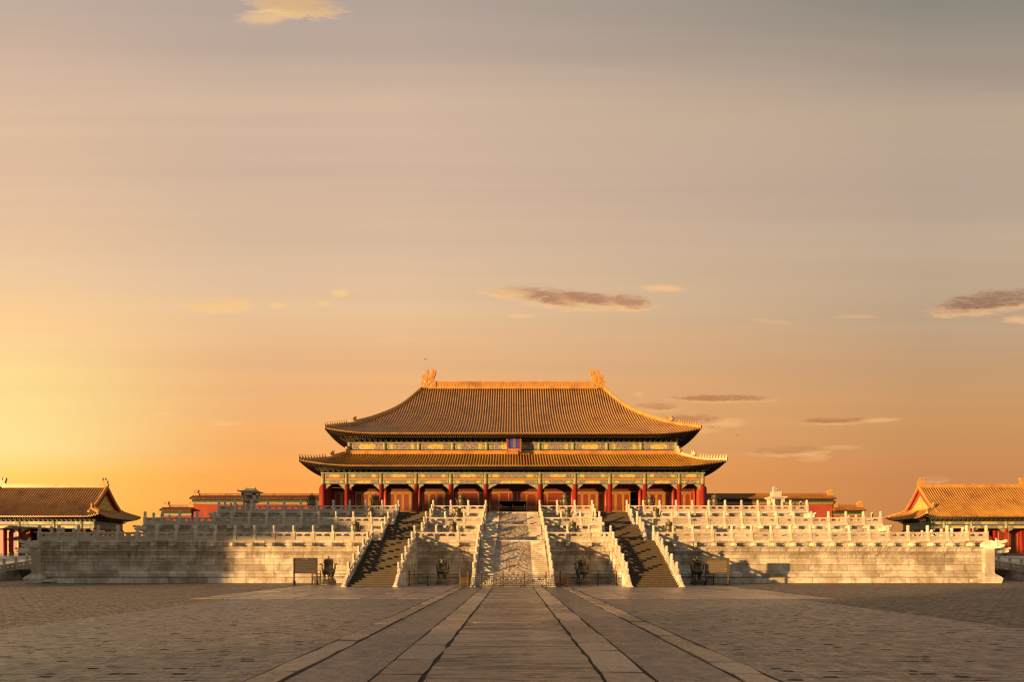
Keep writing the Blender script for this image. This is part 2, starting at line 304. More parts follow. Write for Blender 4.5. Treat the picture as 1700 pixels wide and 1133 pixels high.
# ------------------------------------------------------------ mesh builder
class MB:
    def __init__(s): s.v=[]; s.f=[]; s.m=[]; s.xf=None
    def add(s,vs,fs,m=0):
        o=len(s.v)
        for p in vs:
            p=Vector(p)
            if s.xf: p=s.xf@p
            s.v.append(tuple(p))
        for f in fs: s.f.append(tuple(i+o for i in f)); s.m.append(m)
    def box(s,x0,x1,y0,y1,z0,z1,m=0):
        s.add([(x0,y0,z0),(x1,y0,z0),(x1,y1,z0),(x0,y1,z0),(x0,y0,z1),(x1,y0,z1),(x1,y1,z1),(x0,y1,z1)],
              [(0,3,2,1),(4,5,6,7),(0,1,5,4),(1,2,6,5),(2,3,7,6),(3,0,4,7)],m)
    def frus(s,cx,cy,z0,z1,a0,b0,a1,b1,m=0):
        s.add([(cx-a0,cy-b0,z0),(cx+a0,cy-b0,z0),(cx+a0,cy+b0,z0),(cx-a0,cy+b0,z0),(cx-a1,cy-b1,z1),(cx+a1,cy-b1,z1),(cx+a1,cy+b1,z1),(cx-a1,cy+b1,z1)],
              [(0,3,2,1),(4,5,6,7),(0,1,5,4),(1,2,6,5),(2,3,7,6),(3,0,4,7)],m)
    def prism(s,pts,a,b,axis='y',m=0,cap=True):
        # pts 2-D; axis 'y': (x,z) extruded in y ; axis 'x': (y,z) extruded in x
        n=len(pts)
        if axis=='y': vs=[(p[0],a,p[1]) for p in pts]+[(p[0],b,p[1]) for p in pts]
        elif axis=='x': vs=[(a,p[0],p[1]) for p in pts]+[(b,p[0],p[1]) for p in pts]
        else: vs=[(p[0],p[1],a) for p in pts]+[(p[0],p[1],b) for p in pts]
        fs=[(i,(i+1)%n,n+(i+1)%n,n+i) for i in range(n)]
        if cap: fs+= [tuple(range(n-1,-1,-1)),tuple(range(n,2*n))]
        s.add(vs,fs,m)
    def lathe(s,prof,n=16,c=(0,0),m=0):
        vs=[];fs=[]
        for (r,z) in prof:
            for k in range(n):
                a=2*PI*k/n; vs.append((c[0]+r*math.cos(a),c[1]+r*math.sin(a),z))
        for j in range(len(prof)-1):
            for k in range(n): fs.append((j*n+k,j*n+(k+1)%n,(j+1)*n+(k+1)%n,(j+1)*n+k))
        fs.append(tuple(range(n-1,-1,-1))); L=(len(prof)-1)*n; fs.append(tuple(range(L,L+n)))
        s.add(vs,fs,m)
    def tube(s,pts,rad,n=6,m=0):
        pts=[Vector(p) for p in pts]
        if not isinstance(rad,(list,tuple)): rad=[rad]*len(pts)
        vs=[];fs=[]
        for i,p in enumerate(pts):
            d=(pts[min(i+1,len(pts)-1)]-pts[max(i-1,0)]).normalized()
            up=Vector((0,0,1)) if abs(d.z)<0.95 else Vector((0,1,0))
            a=d.cross(up).normalized(); b=a.cross(d)
            for k in range(n):
                t=2*PI*(k+0.5)/n; vs.append(p+rad[i]*(math.cos(t)*a+math.sin(t)*b))
        for i in range(len(pts)-1):
            for k in range(n): fs.append((i*n+k,i*n+(k+1)%n,(i+1)*n+(k+1)%n,(i+1)*n+k))
        fs.append(tuple(range(n))); fs.append(tuple(range((len(pts)-1)*n,len(pts)*n)))
        s.add(vs,fs,m)
    def grid(s,fn,nu,nv,m=0):
        vs=[fn(i/nu,j/nv) for j in range(nv+1) for i in range(nu+1)]
        fs=[(j*(nu+1)+i,j*(nu+1)+i+1,(j+1)*(nu+1)+i+1,(j+1)*(nu+1)+i) for j in range(nv) for i in range(nu)]
        s.add(vs,fs,m)
    def sweep(s,path,prof,m=0,up=Vector((0,0,1))):
        # prof: list of (side,up); path 3-D; vertical-up frame; closed profile
        pts=[Vector(p) for p in path]; n=len(prof); vs=[];fs=[]
        for i,p in enumerate(pts):
            d=(pts[min(i+1,len(pts)-1)]-pts[max(i-1,0)]); dh=Vector((d.x,d.y,0)); 
            if dh.length<1e-6: dh=Vector((0,1,0))
            sd_=dh.normalized().cross(up)
            for (a,b) in prof: vs.append(p+sd_*a+up*b)
        for i in range(len(pts)-1):
            for k in range(n): fs.append((i*n+k,i*n+(k+1)%n,(i+1)*n+(k+1)%n,(i+1)*n+k))
        fs.append(tuple(range(n))); fs.append(tuple(range((len(pts)-1)*n,len(pts)*n)))
        s.add(vs,fs,m)
    def mesh(s,name,mats,smooth=False,org=(0,0,0)):
        me=bpy.data.meshes.new(name)
        o=Vector(org)
        me.from_pydata([tuple(Vector(v)-o) for v in s.v],[],s.f)
        if not isinstance(mats,(list,tuple)): mats=[mats]
        for k in mats: me.materials.append(M[k])
        if len(mats)>1: me.polygons.foreach_set('material_index',s.m)
        if smooth: me.polygons.foreach_set('use_smooth',[True]*len(me.polygons))
        me.update(); 
        import bmesh
        bm=bmesh.new(); bm.from_mesh(me); bmesh.ops.recalc_face_normals(bm,faces=bm.faces); bm.to_mesh(me); bm.free()
        return me
    def build(s,name,mats,parent=None,smooth=False,kind=None,label=None,cat=None,group=None,org=None):
        if org is None: org=parent_org(parent) if parent else (0,0,0)
        me=s.mesh(name,mats,smooth,org)
        return put(name,me,parent,kind=kind,label=label,cat=cat,group=group,loc=(0,0,0) if parent else org)
def parent_org(p):
    v=Vector((0,0,0))
    while p: v+=p.location; p=p.parent
    return v
def put(name,me,parent=None,loc=(0,0,0),rz=0,kind=None,label=None,cat=None,group=None):
    o=bpy.data.objects.new(name,me); COL.objects.link(o); o.location=loc; o.rotation_euler=(0,0,rz)
    if parent: o.parent=parent
    if kind: o['kind']=kind
    if label: o['label']=label
    if cat: o['category']=cat
    if group: o['group']=group
    return o
def thing(name,label,cat,loc=(0,0,0),rz=0,group=None): return put(name,None,None,loc,rz,None,label,cat,group)
def kids(o): return [c for c in ALLKIDS.get(o.name,[])]
ALLKIDS={}
def dup(root,loc,rz,label,scale=1.0,mirror=False):
    r=root.copy(); COL.objects.link(r); r.location=loc; r.rotation_euler=(0,0,rz); r['label']=label
    r.scale=(-scale if mirror else scale,scale,scale)
    for ch in [c for c in bpy.data.objects if c.parent==root]:
        c=ch.copy(); COL.objects.link(c); c.parent=r
        for g in [g for g in bpy.data.objects if g.parent==ch]:
            d=g.copy(); COL.objects.link(d); d.parent=c
    return r

# ------------------------------------------------------------ ground
g=MB(); g.add([(-3000,-600,-0.02),(3000,-600,-0.02),(3000,3000,-0.02),(-3000,3000,-0.02)],[(0,1,2,3)])
g.build('ground','g_rough',kind='structure')
g=MB(); g.grid(lambda u,v:(-16+32*u,-60+91*v,-0.008),8,20); g.build('courtyard_paving','g_smooth',kind='structure')
g=MB(); g.add([(-4.75,-60,-.004),(4.75,-60,-.004),(4.75,45.6,-.004),(-4.75,45.6,-.004)],[(0,1,2,3)]); g.build('joint_bed','joint',kind='structure')
g=MB(); g.add([(-18.6,30.9,-.0055),(18.6,30.9,-.0055),(18.6,54.4,-.0055),(-18.6,54.4,-.0055)],[(0,1,2,3)]); g.build('joint_bed','joint',kind='structure')
def slabs(name,x0,x1,y0,y1,lmin,lmax,ncol,mats,gap,jit,z,zj,seed,kind='structure',bow=0.0):
    """individually laid stone slabs with uneven edges, all in one paving sheet"""
    rn=random.Random(seed); b=MB(); nseg=3
    def edge(x,y,k): return x+jit*mn.noise(Vector((x*3.1+k,y*.9,seed)))*2
    for c in range(ncol):
        xa=x0+(x1-x0)*c/ncol; xb=x0+(x1-x0)*(c+1)/ncol; y=y0-rn.random()*lmax
        while y<y1:
            L=rn.uniform(lmin,lmax); ya,yb=y+gap/2,min(y+L-gap/2,y1); 
            ya=max(ya,y0)
            if yb-ya>.1:
                zz=z+rn.uniform(-zj,zj); tx=rn.uniform(-zj,zj)*.6; m=rn.randrange(len(mats)); sk=rn.uniform(-jit,jit)
                vs=[]
                for i in range(nseg+1):
                    yy=ya+(yb-ya)*i/nseg
                    e=.02 if i in (0,nseg) else 0
                    for (xx,q) in ((edge(xa,yy,0)+gap/2+e,-1),(edge(xb,yy,0)-gap/2-e,1)):
                        vs.append((xx,yy+(sk*q if i in (0,nseg) else 0),zz+tx*q))
                n=len(vs)
                fs=[(2*i,2*i+1,2*i+3,2*i+2) for i in range(nseg)]
                loop=[0,1]+[2*i+1 for i in range(1,nseg+1)]+[2*i for i in range(nseg,0,-1)]
                b.add(vs,fs,m)
                vv=[vs[k] for k in loop]; low=[(p[0],p[1],-.06) for p in vv]; k=len(vv)
                b.add(vv+low,[(i,(i+1)%k,k+(i+1)%k,k+i) for i in range(k)],m)
            y+=L
    return b.build(name,mats,kind=kind)
slabs('path',-1.6,1.6,-40,45.5,.75,1.35,1,['way','way2','way3'],.03,.03,.022,.008,3)
for s_ in (-1,1):
    a_,c_=sorted((s_*1.63,s_*2.50)); slabs('path_edging',a_,c_,-40,45.5,1.2,2.6,1,['strip','strip2','strip3'],.04,.03,.026,.012,11+s_)
    a_,c_=sorted((s_*4.05,s_*4.66)); slabs('path_edging',a_,c_,-40,45.5,1.1,2.6,1,['strip2','strip3','strip'],.04,.04,.022,.012,21+s_)
    g=MB(); a_,c_=sorted((s_*2.55,s_*4.0)); g.grid(lambda u,v:(a_+(c_-a_)*u,-40+85.6*v,.006),2,40); g.build('brick_lane','lane',kind='structure')
for a_,c_ in ((-18.5,-4.75),(4.75,18.5)): slabs('slab_apron',a_,c_,31,54.3,1.6,3.6,7,['slab','slab2','slab3'],.05,.07,.006,.006,31+int(a_))

# ------------------------------------------------------------ shared balustrade meshes
def post_mesh():
    b=MB(); b.box(-.14,.14,-.13,.13,0,.92); b.box(-.10,.10,-.145,-.13,.08,.84)
    b.frus(0,0,.92,.97,.14,.13,.10,.10)
    b.lathe([(.10,.965),(.085,1.0),(.085,1.02),(.135,1.05),(.145,1.10),(.135,1.16),(.145,1.24),(.135,1.32),(.145,1.42),(.135,1.5),(.09,1.55)],10)
    return b.mesh('post','marble_c')
POST=post_mesh()
PAN={}
def panel_mesh(L,slope=0.0):
    key=(round(L,3),round(slope,3))
    if key in PAN: return PAN[key]
    b=MB(); sh=Matrix(((1,0,0,0),(0,1,0,0),(slope,0,1,0),(0,0,0,1))); b.xf=sh
    h=L/2-.14
    b.box(-h,h,-.14,.14,0,.09); b.box(-h,h,-.085,.085,.09,.46)
    b.box(-h,h,-.10,.10,.72,.86)
    b.box(-h+.03,h-.03,-.10,-.085,.17,.42)
    b.box(-h,-h+.13,-.08,.08,.46,.72); b.box(h-.13,h,-.08,.08,.46,.72)
    # cloud-shaped baluster in the middle and half clouds at the ends
    cl=[(-.05,.46),(.05,.46),(.05,.53),(.13,.56),(.17,.62),(.14,.66),(.24,.68),(.24,.72),(-.24,.72),(-.24,.68),(-.14,.66),(-.17,.62),(-.13,.56),(-.05,.53)]
    b.prism(cl,-.07,.07)
    for s in (-1,1):
        q=h-.13
        b.prism([(s*q,.56),(s*(q-.09),.62),(s*(q-.06),.66),(s*(q-.18),.68),(s*(q-.18),.72),(s*q,.72)],-.07,.07)
        b.prism([(s*(h*.5-.03),.66),(s*(h*.5+.03),.66),(s*(h*.5+.06),.72),(s*(h*.5-.06),.72)],-.06,.06)
    PAN[key]=b.mesh('panel','marble_p'); return PAN[key]
def drum_mesh():
    b=MB(); pts=[(0,0),(1.25,0),(1.25,.14),(1.18,.2),(1.08,.18),(1.05,.32),(1.0,.38),(.9,.36),(.86,.5),(.8,.56),(.7,.54),(.66,.72),(.6,.78),(.5,.76),(.45,.92),(.35,1.0),(.2,.96),(.12,.86),(0,.86)]
    b.prism(pts,-.12,.12,'y'); return b.mesh('drum_stone','marble_c')
DRUM=drum_mesh()
def rail(label,A,B,z,n,ends=(True,True),group=None):
    A=Vector((A[0],A[1],z)); B=Vector((B[0],B[1],z)); d=B-A; L=d.length/n; rz=math.atan2(d.y,d.x)
    t=thing('balustrade',label,'balustrade',A,0,group)
    for i in range(n+1):
        if (i==0 and not ends[0]) or (i==n and not ends[1]): continue
        put('post',POST,t,d*(i/n),rz)
    pm=panel_mesh(L)
    for i in range(n): put('panel',pm,t,d*((i+.5)/n),rz)
    return t

# ------------------------------------------------------------ terraces
def offset_path(path,off):
    out=[]
    n=len(path)
    for i,p in enumerate(path):
        p=Vector(p)
        ds=[]
        if i>0: ds.append((p-Vector(path[i-1])).normalized())
        if i<n-1: ds.append((Vector(path[i+1])-p).normalized())
        ns=[Vector((d.y,-d.x)) for d in ds]
        if len(ns)==1: out.append(p+ns[0]*off)
        else:
            m=(ns[0]+ns[1]); m=m/ m.length; out.append(p+m*(off/max(.2,m.dot(ns[0]))))
    return out
PROF=[(0.36,0.0),(0.36,.125),(.10,.13),(.10,.14),(.32,.15),(.32,.205),(.33,.21),(.34,.225),(.20,.235),(.16,.26),(.12,.30),(.10,.32),(.10,.50),(.17,.505),(.17,.53),(.08,.54),(.10,.66),(.14,.675),(.24,.69),(.27,.70),(.27,.715),(.02,.72),(.02,.735),(.20,.74),(.22,.80),(.30,.835),(.30,.845),(.08,.85),(.14,.95),(.20,.955),(.24,.96),(.24,1.0),(0.0,1.0)]
def terrace(name,label,path,z0,z1,compress=False):
    org=(0,path[2][1],z0)
    t=thing(name,label,'terrace',org)
    b=MB(); rows=[]
    prof=PROF
    if compress: prof=[(0.22,0),(.22,.2),(.1,.24),(.1,.45),(.22,.5),(.22,.55),(.14,.58),(.14,.78),(.18,.80),(.18,.82),(.10,.83),(.10,.95),(.22,.955),(.22,1.0),(0,1.0)]
    for (o,h) in prof: rows.append([(p.x,p.y,z0+h*(z1-z0)) for p in offset_path(path,o)])
    n=len(path)
    vs=[p for r in rows for p in r]; fs=[]
    for j in range(len(rows)-1):
        for i in range(n-1): fs.append((j*n+i,j*n+i+1,(j+1)*n+i+1,(j+1)*n+i))
    b.add(vs,fs); b.build('wall','marble',t)
    d=MB(); P=path
    x1,yb,ym,x2,yf=abs(P[0][0]),P[0][1],P[1][1],abs(P[2][0]),P[3][1]
    d.box(-x2,x2,yf+.003,ym,z1-.3,z1-.003); d.box(-x1,x1,ym,yb,z1-.3,z1-.003)
    d.build('deck','deck',t)
    return t
YB=140
T1=dict(x=47.6,y=54.5,z0=0,z=4.25,wx=74,wy=83); T2=dict(x=41.8,y=61.6,z0=4.25,z=6.32,wx=64,wy=86.5); T3=dict(x=36.45,y=67.2,z0=6.32,z=8.25,wx=56,wy=90)
terr=[]
for q,nm,lb in ((T1,'marble_terrace','tall lowest tier of the white marble terrace standing on the courtyard'),(T2,'marble_terrace','middle tier of the three tiered white marble terrace'),(T3,'marble_terrace','top tier of the marble terrace carrying the great hall')):
    path=[(-q['wx'],YB),(-q['wx'],q['wy']),(-q['x'],q['wy']),(-q['x'],q['y']),(q['x'],q['y']),(q['x'],q['wy']),(q['wx'],q['wy']),(q['wx'],YB)]
    # deck() expects [2] inner corner and [3] front corner
    terr.append(terrace(nm,lb,path,q['z0']-(0.02 if q is T1 else 0.1),q['z'],q is not T1))

# spouts: dragon heads
def spout_mesh(detail=True):
    b=MB()
    b.frus(0,0,0,.0001,.1,.1,.1,.1)
    b.v=[];b.f=[];b.m=[]
    # head along -y
    b.prism([(0.15,-.12),(-.28,-.10),(-.50,-.13),(-.56,-.05),(-.52,.02),(-.44,.03),(-.47,.10),(-.55,.12),(-.52,.19),(-.40,.20),(-.30,.15),(-.20,.20),(-.05,.17),(.15,.16)],-.12,.12,'x')
    for s in (-1,1):
        b.prism([(.1,-.02),(-.2,-.05),(-.3,.02),(-.22,.1),(-.1,.14),(.1,.10)],s*.12,s*.17,'x')
        b.prism([(-.24,.1),(-.34,.1),(-.36,.17),(-.28,.2)],s*.10,s*.15,'x')
    b.v=[(x*1.1,y*1.35,z*1.05) for x,y,z in b.v]
    return b.mesh('spout','marble_p')
SP=spout_mesh()
def chi_mesh():
    b=MB()
    prof=[(0.5,-.42),(-.5,-.42),(-1.0,-.36),(-1.3,-.30),(-1.5,-.2),(-1.56,-.02),(-1.45,.02),(-1.30,.02),(-1.28,.08),(-1.42,.1),(-1.62,.14),(-1.75,.26),(-1.72,.42),(-1.55,.47),(-1.40,.36),(-1.2,.34),(-1.05,.42),(-.85,.40),(-.7,.30),(-.5,.42),(-.25,.38),(0,.42),(.5,.42)]
    b.prism(prof,-.33,.33,'x')
    for s in (-1,1):
        b.prism([(.4,-.3),(-.5,-.32),(-.9,-.2),(-1.05,0),(-.9,.2),(-.6,.12),(-.3,.26),(0,.3),(.4,.25)],s*.33,s*.46,'x')
        b.prism([(-.75,.12),(-.95,.1),(-1.02,.24),(-.9,.34),(-.74,.28)],s*.3,s*.42,'x')
        b.prism([(-.1,-.2),(-.35,-.15),(-.45,.05),(-.3,.12),(-.1,0)],s*.44,s*.52,'x')
        b.prism([(.15,-.1),(-.05,0),(-.05,.2),(.15,.22)],s*.44,s*.52,'x')
    b.v=[(x*1.25,y*.95,z*1.05) for x,y,z in b.v]
    return b.mesh('corner_dragon_head','marble_p')
CHI=chi_mesh()
for t,q in zip(terr,(T1,T2,T3)):
    o=Vector(t.location); zz_=q['z']-.42 if q is T1 else q['z']-.30
    nseg=17 if q is T1 else (14 if q is T2 else 11)
    for s in (-1,1):
        L=(q['x']-14.15)/nseg
        for i in range(1,nseg):
            put('spout',SP,t,Vector((s*(14.15+i*L),q['y']-.12,zz_))-o)
        for k in (1,2):
            put('spout',SP,t,Vector((s*(3.3+6.55*k/3),q['y']-.12,zz_))-o)
        c=put('corner_dragon_head',CHI,t,Vector((s*(q['x']-.05),q['y']+.05,q['z']-.40))-o,s*R(45))
        if q is not T1: c.scale=(.72,.72,.72)
        else:
            # corner pillar with its carved foot
            b=MB(); b.box(-.48,.48,-.48,.48,.95,3.45); b.box(-.40,.40,-.5,-.48,1.1,3.3); b.frus(0,0,.62,.95,.85,.85,.5,.5); b.frus(0,0,.42,.62,.95,.95,.85,.85); b.frus(0,0,0,.42,.85,.85,.92,.92)
            for k in range(5): b.frus(-s*(.95+.22*k),-.55,.12,.38,.1,.2,.06,.12)
            cp=put('corner_pillar',b.mesh('corner_pillar','marble_p'),t,Vector((s*(q['x']-.05),q['y']+.02,0.0))-o)
        if q is T1: put('corner_dragon_head',CHI,t,Vector((s*q['wx'],q['wy'],q['z']-.40))-o,s*R(45))

# balustrade runs
TN={0:'lowest',1:'middle',2:'top'}
for k,q in enumerate((T1,T2,T3)):
    n=(17,14,11)[k]
    for s in (-1,1):
        sn='left' if s<0 else 'right'
        rail(f'long marble balustrade on the {TN[k]} tier, {sn} of all the stairs',(s*14.15,q['y']+.02),(s*q['x'],q['y']+.02),q['z'],n,group='balustrades along the terrace edges')
        rail(f'short marble balustrade on the {TN[k]} tier between carved ramp and {sn} brown stairs',(s*3.34,q['y']+.02),(s*9.85,q['y']+.02),q['z'],3,group='balustrades along the terrace edges')
        L=(q['wy']-q['y']); m=int(L/1.4)
        rail(f'marble balustrade running back along the {sn} end of the {TN[k]} tier',(s*q['x'],q['y']+.02),(s*q['x'],q['wy']),q['z'],m,ends=(False,True),group='balustrades along the terrace edges')
        if k==0: rail(f'distant marble balustrade on the rear wing of lowest tier, far {sn}',(s*q['x'],q['wy']),(s*q['wx'],q['wy']),q['z'],13,ends=(False,True),group='balustrades along the terrace edges')

# ------------------------------------------------------------ stairs
FL=[(45.6,54.5,0.0,4.25,'lowest'),(57.6,61.6,4.25,6.32,'middle'),(63.6,67.2,6.32,8.25,'top')]
def flight(b,x0,x1,yf,yt,z0,z1,n,mt,mr,noise_=0):
    yt-=.72
    dy=(yt-yf)/n; dz=(z1-z0)/n
    for i in range(n):
        y=yf+i*dy; za=z0+i*dz; zb=z0+(i+1)*dz
        zm=za+dz*.3; b.add([(x0,y,za),(x1,y,za),(x1,y,zm),(x0,y,zm)],[(0,1,2,3)],mr); b.add([(x0,y-.02,zm),(x1,y-.02,zm),(x1,y-.02,zb),(x0,y-.02,zb)],[(0,1,2,3)],mt)
        b.add([(x0,y,zb),(x1,y,zb),(x1,y+dy,zb),(x0,y+dy,zb)],[(0,1,2,3)],mt)
def slope_rail(label,x,yf,yt,z0,z1,first_n,z_extra=0):
    t=thing('stair_balustrade',label,'balustrade',(x,yf,z0),0,'sloping balustrades beside the stairs')
    b=MB(); sl_=(z1-z0)/(yt-yf)
    b.prism([(yf-.35,z0-.02),(yf-.35,z0+.05),(yt,z1+.02),(yt,z0-.02)],x-.22,x+.22,'x'); b.build('sloping_base','marble',t)
    drum=1.2
    y_last=yf+drum; L=(yt-y_last)/first_n
    for i in range(first_n+1):
        y=yt-i*L
        if i==0: continue
        put('post',POST,t,(0,y-yf,(y-yf)*sl_+.0),0)
    pm=panel_mesh(L,sl_)
    for i in range(first_n):
        y=yt-(i+.5)*L; put('panel',pm,t,(0,y-yf,(y-yf)*sl_+.04),R(90))
    d=put('drum_stone',DRUM,t,(0,y_last-yf-.1,0.03),-PI/2); d.scale=(1.15,1,1.0)
    # drum follows slope: sits on a small plinth
    return t
for name,lab,xa,xb,mt in (('staircase','brown covered staircase left of the carved ramp',-14.0,-10.0,0),('staircase','brown covered staircase right of the carved ramp',10.0,14.0,0),('staircase','central white staircase with a carved dragon ramp down its middle',-3.2,3.2,1)):
    t=thing(name,lab,'staircase',((xa+xb)/2,45.6,0))
    for (yf,yt,z0,z1,w_) in FL:
        n=24 if z0==0 else 11
        zt=z1
        if mt==0:
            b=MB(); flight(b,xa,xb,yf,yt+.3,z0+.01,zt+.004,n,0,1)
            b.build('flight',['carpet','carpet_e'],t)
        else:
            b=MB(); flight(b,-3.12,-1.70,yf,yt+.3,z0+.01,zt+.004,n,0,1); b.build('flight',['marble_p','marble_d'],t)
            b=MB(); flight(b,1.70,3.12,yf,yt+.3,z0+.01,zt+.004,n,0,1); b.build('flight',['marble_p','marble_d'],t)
            b=MB(); L=yt-yf
            def rp(u,v,yf=yf,L=L,z0=z0,z1=z1):
                x=-1.7+3.4*u; y=yf+L*v; z=z0+.22+(z1-z0)*v
                e=min(1,min(u,1-u)*3.4/.35*1.0)
                if min(u,1-u)*3.4<.3 or min(v,1-v)*L<.3: h=.02
                else:
                    h=.045*mn.turbulence(Vector((x*3.2,y*3.2,z0)),4,False)+.05*abs(math.sin(4.2*y+3.0*math.sin(2.6*x+y)))*max(0,mn.noise(Vector((x*4,y*4,5)))+.5)
                if v==1: z=z1+.03; h=0
                return (x,y,z+h-.12)
            b.grid(rp,64,int(L/.06)); 
            for s in (-1,1): b.prism([(yf,z0),(yf,z0+.14),(yt,z1+.03),(yt,z0)],s*1.68,s*1.74,'x')
            b.add([(-1.7,yf,z0),(1.7,yf,z0),(1.7,yf,z0+.14),(-1.7,yf,z0+.14)],[(0,1,2,3)])
            b.build('carved_ramp','marble_r',t)
    # landings
    for (a,c,z) in ((54.08,57.6,4.25),(61.18,63.6,6.32),(66.78,68.0,8.25)):
        b=MB(); b.box(xa,xb,a,c,z-.25,z+.012); b.build('landing',['carpet' if mt==0 else 'marble_p'],t)
for (yf,yt,z0,z1,w_) in FL:
    for x,lb in ((-14.17,'outer left side of left brown stairs'),(-9.83,'inner right side of the left brown stairs'),(9.83,'inner left side of the right brown stairs'),(14.17,'outer right side of the right brown stairs'),(-3.36,'left side of the central carved ramp'),(3.36,'right side of the central carved ramp')):
        slope_rail(f'{w_} sloping balustrade, {lb}',x,yf,yt,z0,z1,5 if z0==0 else 2)

# ------------------------------------------------------------ roofs
def catmull(ps):
    def f(t):
        n=len(ps)-1; t=max(0,min(1,t))*n; i=min(int(t),n-1); u=t-i
        p1=ps[i];p2=ps[i+1];p0=ps[i-1] if i>0 else 2*p1-p2;p3=ps[i+2] if i+2<=n else 2*p2-p1
        return 0.5*((2*p1)+(-p0+p2)*u+(2*p0-5*p1+4*p2-p3)*u*u+(-p0+3*p1-3*p2+p3)*u**3)
    return f
BEAST=None
def beast_mesh():
    b=MB(); b.box(-.1,.1,-.16,.16,0,.06)
    b.prism([(-.14,.05),(.14,.05),(.10,.20),(.02,.24),(-.02,.38),(-.10,.50),(-.20,.46),(-.19,.40),(-.11,.38),(-.10,.22)],-.07,.07,'x')
    for s in (-1,1): b.prism([(-.08,.44),(-.03,.46),(-.04,.56)],s*.03,s*.06,'x')
    return b.mesh('ridge_figure','ridge')
BEAST=beast_mesh()
def bigbeast_mesh():
    b=MB(); b.prism([(-.35,0),(.35,0),(.32,.25),(.18,.35),(.22,.62),(.30,.85),(.14,.78),(.05,.55),(-.05,.60),(-.10,.85),(-.22,.80),(-.22,.55),(-.42,.50),(-.46,.38),(-.34,.32),(-.48,.22),(-.4,.12)],-.16,.16,'x'); return b.mesh('ridge_beast','ridge')
BIG=bigbeast_mesh()
